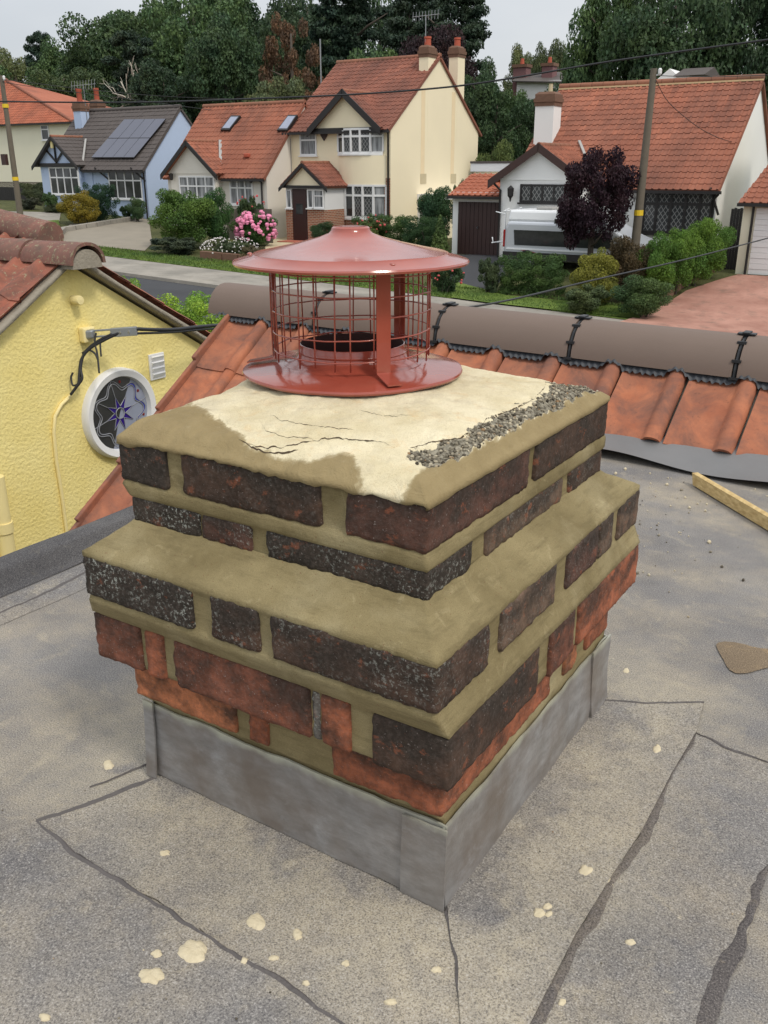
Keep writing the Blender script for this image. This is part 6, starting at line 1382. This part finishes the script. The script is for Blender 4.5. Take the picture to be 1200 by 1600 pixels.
# roofs glimpsed through the trees
fh = thing('far_house', 'far house with mauve chimneys and grey roof among the trees', 'house', (*Py(840, 130, 82).xy, 1.0)); Yf = 82
for x, yt, yb, w_ in ((815, 106, 122, 22), (858, 104, 118, 18)):
    q = Py(x, yb, Yf); q1 = Py(x, yt, Yf); ww = w_/FPX*(q-CAM).dot(_F); mb = MB(); mb.box(q.x-ww/2, q.x+ww/2, Yf-.5, Yf+.5, q.z-4, q1.z); s_ = mb.build('chimney_stack', 'mauve_wall', fh); mb = MB(); mb.box(q.x-ww/2-.1, q.x+ww/2+.1, Yf-.6, Yf+.6, q1.z+.002, q1.z+.25); mb.build('corbel', 'corbel_brown', s_); mb = MB(); mb.lathe([(.2, 0), (.15, .5), (.1, .5)], (q.x, Yf, q1.z+.25), 10); mb.build('chimney_pot', 'pot_red', s_)
a = Py(800, 126, Yf-2); b = Py(898, 128, Yf-2); c = Py(875, 112, Yf+2); d = Py(812, 116, Yf+2); slab(fh, a, b, c, d, mt='roof_slate'); mb = MB(); mb.box(a.x+.3, b.x-.3, Yf-1.6, Yf+3, a.z-1.6, a.z-.1); mb.build('wall', 'white_wall', fh)
fh2 = thing('far_house', 'far white gabled house just visible under the dark oak', 'house', (*Py(1060, 130, 70).xy, 1.0)); Yf = 50.5
a = Py(1015, 140, Yf); b = Py(1100, 140, Yf); t_ = Py(1028, 108, Yf); mb = MB(); mb.prism([(a.x, Yf, a.z-3), (a.x+1.9, Yf, a.z-3), (a.x+1.9, Yf, a.z+.2), (a.x+.95, Yf, t_.z), (a.x, Yf, a.z+.2)], (0, 4, 0)); mb.build('wall', 'white_wall', fh2); mb = MB(); mb.box(Py(1060, 130, Yf).x, Py(1078, 130, Yf).x, Yf-.3, Yf+3, a.z-3, Py(1060, 118, Yf).z); mb.build('wall', 'white_wall', fh2)
xq0 = Py(1056, 120, Yf).x; xq1 = Py(1104, 120, Yf).x; zq_ = Py(1060, 118, Yf).z; mb = MB(); mb.prism([(xq0, Yf-.5, zq_-.05), (xq0, Yf+3.2, zq_-.05), (xq0, Yf+1.3, zq_+.42)], (xq1-xq0, 0, 0)); mb.build('roof', 'roof_slate', fh2)

# ================================================================= camper van
Yv = 30.2; vx0, _ = fx(786, 380, Yv); zv = zg(-12, Yv); L = 5.2; vx1 = vx0+L
van = thing('camper_van', 'silver camper van with raised white roof parked behind the shrubs', 'van', ((vx0+vx1)/2, Yv+1, zv))
def rounded_body(x0, x1, y0, y1, prof, name, mt, r=.12):
    mb = MB(); mb.prism([(x, y0, z) for x, z in prof], (0, y1-y0, 0)); mb.f = [f[::-1] for f in mb.f]; o = mb.build(name, mt, van, bevel=r); o.modifiers['bevel'].segments = 3; return o
zt_ = Py(800, 345, Yv).z; zr2 = Py(800, 328, Yv).z
body = rounded_body(vx0, vx1, Yv, Yv+1.95, [(vx0, zv+.32), (vx0+.03, zt_-.25), (vx0+.12, zt_), (vx1-1.5, zt_), (vx1-.75, zv+1.25), (vx1-.1, zv+1.0), (vx1, zv+.32)], 'body', 'van_silver')
rf = rounded_body(vx0, vx1, Yv, Yv, [(0, 0)]*3, 'x', 'van_white') if False else None
mb = MB(); mb.prism([(vx0+.1, Yv+.06, zt_-.02), (vx0+.16, Yv+.12, zr2), (vx1-1.7, Yv+.12, zr2), (vx1-1.35, Yv+.06, zt_-.02)], (0, 1.83, 0)); ro_ = mb.build('high_roof', 'van_white', van, bevel=.08)
def vr(x0, y0, x1, y1, yy): a, z1 = fx(x0, y0, yy); b, z0 = fx(x1, y1, yy); return a, b, z0, z1
a, b, z0, z1 = vr(803, 359, 900, 387, Yv); mb = MB(); mb.prism([(a+.05, Yv-.012, z0), (b+1.4, Yv-.012, z0), (b+1.2, Yv-.012, z1), (a, Yv-.012, z1)], (0, .02, 0)); mb.build('side_window', 'dark_glass', van)
a, b, z0, z1 = vr(791, 389, 900, 392, Yv); mb = MB(); mb.box(a, b+1.8, Yv-.03, Yv+.01, z0, z1); mb.build('side_rail', 'van_white', van)
a, b, z0, z1 = vr(812, 390, 830, 396, Yv); mb = MB(); mb.prism([(a, Yv-.014, z1), (a+.25, Yv-.014, z1), (b+.6, Yv-.014, z0-.05), (b+.2, Yv-.014, z0-.05)], (0, .01, 0)); mb.build('stripe', 'stripe_red', van)
a, b, z0, z1 = vr(866, 342, 900, 352, Yv); mb = MB(); mb.box(a, b+.4, Yv+.02, Yv+.06, z0-.02, z1); mb.build('roof_window', 'dark_glass', van)
for wx in (vx0+.95, vx1-1.0):
    mb = MB(); mb.lathe([(.2, -.10), (.33, -.10), (.345, -.04), (.345, .08), (.2, .1)], (wx, Yv+.08, zv+.345), 20, 'Y'); wh_ = mb.build('wheel', 'tyre', van, smooth=40); mb = MB(); mb.lathe([(.2, -.09), (.17, -.05), (.05, -.07), (.001, -.07)], (wx, Yv+.08, zv+.345), 16, 'Y'); mb.build('rim', 'aerial', wh_)
mb = MB(); mb.box(vx0+.01, vx1-.2, Yv-.02, Yv+.02, zv+.36, zv+.60); mb.build('sill_trim', 'black_paint', van)
for yy in (Yv+.03, Yv+1.75): mb = MB(); mb.box(vx0-.03, vx0+.06, yy, yy+.17, zv+.75, zv+1.35); mb.build('rear_light', 'lamp_red', van, bevel=.02)
mb = MB(); z1 = zv+2.05; z0 = zv+.9
for yy in (Yv+.45, Yv+1.5): mb.tube([(vx0-.02, yy, z1), (vx0-.16, yy, z1-.05), (vx0-.16, yy, z0), (vx0-.62, yy, z0-.05), (vx0-.66, yy, z0+.14)], .022, 6)
for zz, xx in ((z0-.05, vx0-.6), (z0-.02, vx0-.35), (z1-.08, vx0-.16)): mb.tube([(xx, Yv+.3, zz), (xx, Yv+1.65, zz)], .022, 6)
mb.tube([(vx0-.16, Yv+.45, z1-.2), (vx0-.55, Yv+.45, z1-.12)], .022, 6); mb.build('bicycle_rack', 'van_white', van, smooth='all')
for xx in (vx0+1.0, vx0+2.2): mb = MB(); mb.box(xx, xx+.6, Yv+.5, Yv+1.2, zr2+.002, zr2+.10); mb.build('roof_hatch', 'van_white' if xx > vx0+1.5 else 'grey_flash', van, bevel=.03)
mb = MB(); mb.box(vx0-.05, vx0+.05, Yv+.1, Yv+1.85, zv+.32, zv+.55); mb.build('bumper', 'van_silver', van, bevel=.03)

# ================================================================= poles and street wires
def pole(label, xt, yt, xb, yb, Y, tags):
    t = Py(xt, yt, Y); b = Py(xb, yb, Y); b = b+(b-t)*((b.z-zg(b.x, Y)+.3)/(t.z-b.z)); o = thing('telegraph_pole', label, 'pole', b)
    mb = MB(); n = 8; mb.tube([b.lerp(t, i/n) for i in range(n+1)], [.16-.06*i/n for i in range(n+1)], 12); mb.build('shaft', 'pole_wood', o, smooth=50)
    for y in tags: f = Py((xt+xb)/2, y, Y); q = b.lerp(t, (f.z-b.z)/(t.z-b.z)); mb = MB(); mb.lathe([(.15, 0), (.15, .17)], q, 12); mb.build('yellow_band', 'yellow_tag', o)
    mb = MB(); q = b.lerp(t, .97); mb.lathe([(.03, 0), (.06, .05), (.06, .16), (.03, .2)], q+Vector((.2, -.02, 0)), 10); mb.tube([q, q+Vector((.2, -.02, .02))], .02, 6); mb.build('insulator', 'white_plastic', o)
    return o
pl = pole('weathered telegraph pole beside the hipped roof house drive', 2, 118, 33, 345, 29.5, (168, 282))
q = Py(9, 246, 29.3); mb = MB(); mb.box(q.x-.25, q.x+.1, 29.2, 29.35, q.z-.35, q.z+.15); mb.build('junction_box', 'brown_paint', pl)
pole('grey telegraph pole in front of the white bungalow', 1022, 107, 995, 360, 29.5, (337,))
wire([(-40, 158, 24), (200, 160, 23), (400, 154, 22), (560, 147, 21.5), (700, 136, 21), (800, 122, 20.5), (960, 95, 20), (1200, 62, 19), (1350, 42, 18.5)], .022, 'street_cable', 'long black street cable crossing in front of the cream house roof')
wire([(4, 128, 43), (60, 137, 43), (180, 152, 42), (330, 172, 41)], .014, 'street_cable', 'thin wire from the weathered pole past the blue chimneys')
wire([(4, 124, 43), (120, 138, 44), (250, 150, 45), (400, 156, 44)], .014, 'street_cable', 'thin wire from the weathered pole towards the tall cream house')
wire([(1024, 118, 27.7), (1110, 120, 28), (1230, 116, 28)], .012, 'street_cable', 'thin wire from the grey pole over the white bungalow ridge')
wire([(1025, 125, 27.7), (1045, 160, 28.5), (1090, 198, 30), (1130, 218, 31.5), (1160, 224, 33)], .012, 'street_cable', 'slack reddish wire from the grey pole down to the white bungalow', 'brown_paint')

# ================================================================= garden plants
shrub('big_shrub', 'large bright green bush in the garden beside the concrete driveway', 233, 330, 288, 402, 29.0, 'shrub1', (0.070, 0.125, 0.028)); shrub('big_shrub', 'darker green bush joined to the large bright bush', 305, 356, 294, 375, 30.5, 'shrub0', (0.040, 0.095, 0.030))
shrub('low_shrub', 'dark grey green lavender mound at the foot of the large bush', 228, 312, 366, 408, 27.4, 'loose', (0.045, 0.062, 0.042)); shrub('golden_bush', 'golden yellow rounded conifer bush beside the lawn', 91, 156, 296, 356, 31.5, 'tight', (0.190, 0.150, 0.022), cat='bush')
shrub('clipped_hedge', 'dark green clipped hedge in front of the blue bungalow', 112, 184, 284, 346, 33.0, 'box', (0.026, 0.058, 0.032), cat='hedge', depth=.5)
for i, (a, b, t_, bb, c_, lb) in enumerate(((184, 206, 318, 342, GD, 'small dark shrub under the blue bungalow window'), (200, 226, 308, 342, GM, 'leafy green shrub at the corner of the blue bungalow'), (62, 90, 296, 335, GM, 'upright green shrub beside the black fence'), (68, 100, 318, 345, (0.07, 0.085, 0.05), 'grey green low shrub at the drive edge'), (30, 62, 306, 338, (0.06, 0.065, 0.045), 'straggly shrub against the black fence'))): shrub('small_shrub', lb, a, b, t_, bb, 34.6 if a > 100 else 34.0, 'shrub0' if i % 2 else 'loose', c_)
def flowers(o, blob, n, size, mt, seed, zmin=-.5, name='blooms'):
    x, y, z, r, rz = blob; g = random.Random(seed); mb = MB()
    for i in range(n):
        a = g.uniform(0, 6.28); q = g.uniform(zmin, .95); h = math.sqrt(max(0, 1-q*q)); c = Vector((x+r*h*math.cos(a)*g.uniform(.9, 1.05), y+r*h*math.sin(a)*.95, z+rz*q)); s = size*g.uniform(.6, 1.2)
        pebble(mb, c, s, g)
    ob = mb.build(name, mt, o); ob['kind'] = 'stuff'; return ob
hy, bb_ = shrub('hydrangea', 'hydrangea covered in pink blooms by the cream house path', 366, 430, 330, 386, 31.5, 'shrub0', (0.050, 0.100, 0.030)); flowers(hy, bb_, 130, .13, 'pink_petal', 4)
fl, bb_ = shrub('flower_bed', 'low bed of pale flowers on the roadside bank', 312, 405, 370, 408, 27.6, 'loose', (0.085, 0.105, 0.050), cat='flower bed', depth=.4); flowers(fl, bb_, 160, .035, 'white_petal', 5, -.2)
fl, bb_ = shrub('flower_bed', 'reddish heather patch next to the pale flower bed', 372, 418, 380, 410, 27.2, 'loose', (0.115, 0.095, 0.055), cat='flower bed', depth=.5)
sr, bb_ = shrub('climbing_rose', 'rose bush with a few blooms in front of the bungalow window', 365, 416, 298, 332, 33.2, 'loose', (0.055, 0.085, 0.036)); flowers(sr, bb_, 14, .06, 'red_petal', 6)
mb = MB(); a = Py(352, 328, 33.0); b = Py(424, 322, 33.0)
fe = thing('garden_fence', 'weathered low fence behind the pink hydrangea', 'fence', ((a.x+b.x)/2, 33, zg(a.x, 33)))
for i in range(22): x = a.x+(b.x-a.x)*i/22; mb = MB(); mb.box(x+.006, x+(b.x-a.x)/22-.006, 33.0, 33.03, zg(x, 33)-.05, a.z+.05+.05*(i/22)); mb.build('board', 'pole_wood', fe)
shrub('front_hedge', 'loose green hedge under the cream house bay window', 545, 650, 333, 392, 34.2, 'box', (0.050, 0.092, 0.030), cat='hedge', depth=.4); shrub('front_hedge', 'darker clipped hedge running to the garage drive', 625, 700, 336, 392, 33.6, 'box', (0.034, 0.072, 0.028), cat='hedge', depth=.5)
fl, bb_ = shrub('fuchsia', 'fuchsia with sparse pink flowers by the bay window', 555, 605, 334, 375, 33.5, 'loose', (0.075, 0.105, 0.035)); flowers(fl, bb_, 30, .05, 'red_petal', 8)
shrub('dark_shrub', 'dark green shrub beside the porch step', 482, 526, 346, 388, 33.4, 'shrub0', (0.028, 0.058, 0.026)); shrub('wall_climber', 'bushy climber growing up the cream gable wall', 652, 712, 284, 362, 36.3, 'shrub1', (0.036, 0.078, 0.036)); shrub('small_conifer', 'little pointed conifer beside the brown garage door', 668, 708, 338, 396, 31.8, 'cone', (0.080, 0.120, 0.040))
shrub('wall_creeper', 'creeper climbing over the small garage roof', 705, 735, 268, 310, 35.2, 'loose', (0.045, 0.085, 0.035)); shrub('pale_bush', 'pale green bush behind the garage flat roof', 745, 810, 208, 262, 45.0, 'shrub1', (0.085, 0.115, 0.040))
wis, bb_ = shrub('wispy_shrub', 'wispy shrub with coral flowers beside the drive', 672, 726, 395, 470, 25.8, 'loose', (0.050, 0.085, 0.040)); flowers(wis, bb_, 16, .05, 'red_petal', 9)
shrub('wispy_shrub', 'tall thin leafy shrub in front of the garage drive', 745, 785, 395, 465, 26.6, 'loose', (0.055, 0.080, 0.045)); shrub('rounded_hedge', 'mid green rounded hedge in front of the camper van', 778, 886, 392, 474, 27.0, 'box', (0.056, 0.100, 0.032), cat='hedge', depth=.45)
shrub('golden_shrub', 'yellow green shrub between rounded hedge and red leaved bush', 900, 976, 385, 484, 26.6, 'tight', (0.150, 0.160, 0.035)); shrub('red_leaved_shrub', 'dull red brown leaved bush under the grey pole', 950, 1024, 360, 470, 27.4, 'shrub1', (0.070, 0.052, 0.030)); shrub('low_shrub', 'low green plants at the edge of the red driveway', 968, 1050, 430, 492, 25.6, 'shrub0', (0.060, 0.100, 0.038)); shrub('low_shrub', 'dusty low plants beside the yellow green shrub', 880, 960, 440, 490, 25.4, 'loose', (0.075, 0.100, 0.045))
hd = [(1002, 1062, 362, 462, 27.6), (1030, 1095, 350, 452, 28.6), (1062, 1125, 342, 440, 29.6), (1090, 1148, 333, 425, 30.6)]
hl = ('bright laurel hedge section growing against the red brown leaved bush', 'bright laurel hedge section second from the red brown leaved bush', 'bright laurel hedge section below the dark leaded window', 'bright laurel hedge section ending at the black side gate')
for i, (a, b, t_, bt_, Y) in enumerate(hd): shrub('boundary_hedge', hl[i], a, b, t_, bt_, Y, 'shrub1' if i % 2 else 'shrub0', (0.085, 0.160, 0.030), 'laurel hedge along the red driveway', 'hedge')
tree('plum_tree', 'dark purple leaved plum tree in front of the white bungalow', 937, 212, 132, 29.0, 'fine', (0.026, 0.011, 0.018), low=.16)
shrub('near_hedge', 'fresh lime green hedge top on the near side of the road', 190, 420, 456, 600, 13.2, 'box', (0.190, 0.300, 0.045), cat='hedge', depth=.4); shrub('near_hedge', 'lime green hedge continuing behind the yellow gable verge', 70, 230, 425, 600, 13.4, 'box', (0.170, 0.280, 0.045), cat='hedge', depth=.4)
# low walls and fences
bf = thing('boundary_fence', 'black close boarded fence with trellis top by the cream house', 'fence', (-53, 37.8, -1.2)); a = Py(-10, 292, 37.8); b = Py(112, 290, 37.8)
for i in range(40): x = a.x+(b.x-a.x)*i/40; w_ = (b.x-a.x)/40; mb = MB(); mb.box(x+.006, x+w_-.006, 37.8, 37.83, zg(x, 37.8)-.05, a.z); mb.build('board', 'black_paint', bf)
mb = MB()
for i in range(60): x = a.x+(b.x-a.x)*i/60; mb.bar((x, 37.81, a.z), (x+.3, 37.81, a.z+.3), .02, .03); mb.bar((x+.3, 37.82, a.z), (x, 37.82, a.z+.3), .02, .03)
mb.bar((a.x, 37.815, a.z+.3), (b.x, 37.815, a.z+.3), .03, .04); mb.build('trellis', 'pole_wood', bf)
shrub('ivy', 'ivy growing along the trellis of the black fence', 30, 112, 278, 296, 37.5, 'loose', (0.060, 0.075, 0.040), depth=.15)
def lowwall(label, pts, h, mt):
    P = [Pg(*q) for q in pts]; t = thing('garden_wall', label, 'wall', P[0])
    for a, b in zip(P[:-1], P[1:]):
        n = max(1, int((b-a).length/.55))
        for i in range(n): p = a.lerp(b, i/n); q = a.lerp(b, (i+.96)/n); mb = MB(); mb.bar(p+Vector((0, 0, h/2-.05)), q+Vector((0, 0, h/2-.05)), .22, h+.1); mb.build('coping_block', mt, t, bevel=.02)
lowwall('low stone edging wall curving round the concrete driveway', [(78, 386), (100, 362), (150, 354), (200, 346), (236, 338)], .22, 'pavement_grey'); lowwall('low wall holding up the pale flower bed', [(315, 404), (350, 407), (400, 412)], .3, 'corbel_brown'); lowwall('low brick edging along the red driveway', [(1012, 484), (1060, 450), (1110, 425), (1150, 398)], .18, 'corbel_brown')
# grass blades on the verges
def blades(name, label, region, n, hgt, seed, color):
    g = np.random.default_rng(seed); x = region[0]+(region[1]-region[0])*g.random(n); y = region[2]+(region[3]-region[2])*g.random(n); z = np.array([zroad(a)+.11 if b < 26.6 else zg(a, b)+.03 for a, b in zip(x, y)]); a = g.random(n)*6.28; w_ = .02; h = hgt*(.5+g.random(n))
    V = np.empty((n, 3, 3)); V[:, 0] = np.c_[x-w_*np.cos(a), y-w_*np.sin(a), z]; V[:, 1] = np.c_[x+w_*np.cos(a), y+w_*np.sin(a), z]; V[:, 2] = np.c_[x+g.normal(size=n)*.04, y+g.normal(size=n)*.04, z+h]
    me = bpy.data.meshes.new('blades'); me.from_pydata(V.reshape(-1, 3).tolist(), [], np.arange(n*3).reshape(n, 3).tolist()); me.materials.append(M['leaves']); o = inst(name, me, Matrix.Identity(4), None, (*color, 1)); o['kind'] = 'stuff'; tag(o, label, 'grass')
blades('verge_grass', 'rough grass growing on the roadside verge', (-40, -8.3, 24.95, 26.9), 22000, .07, 3, (0.085, 0.135, 0.035))
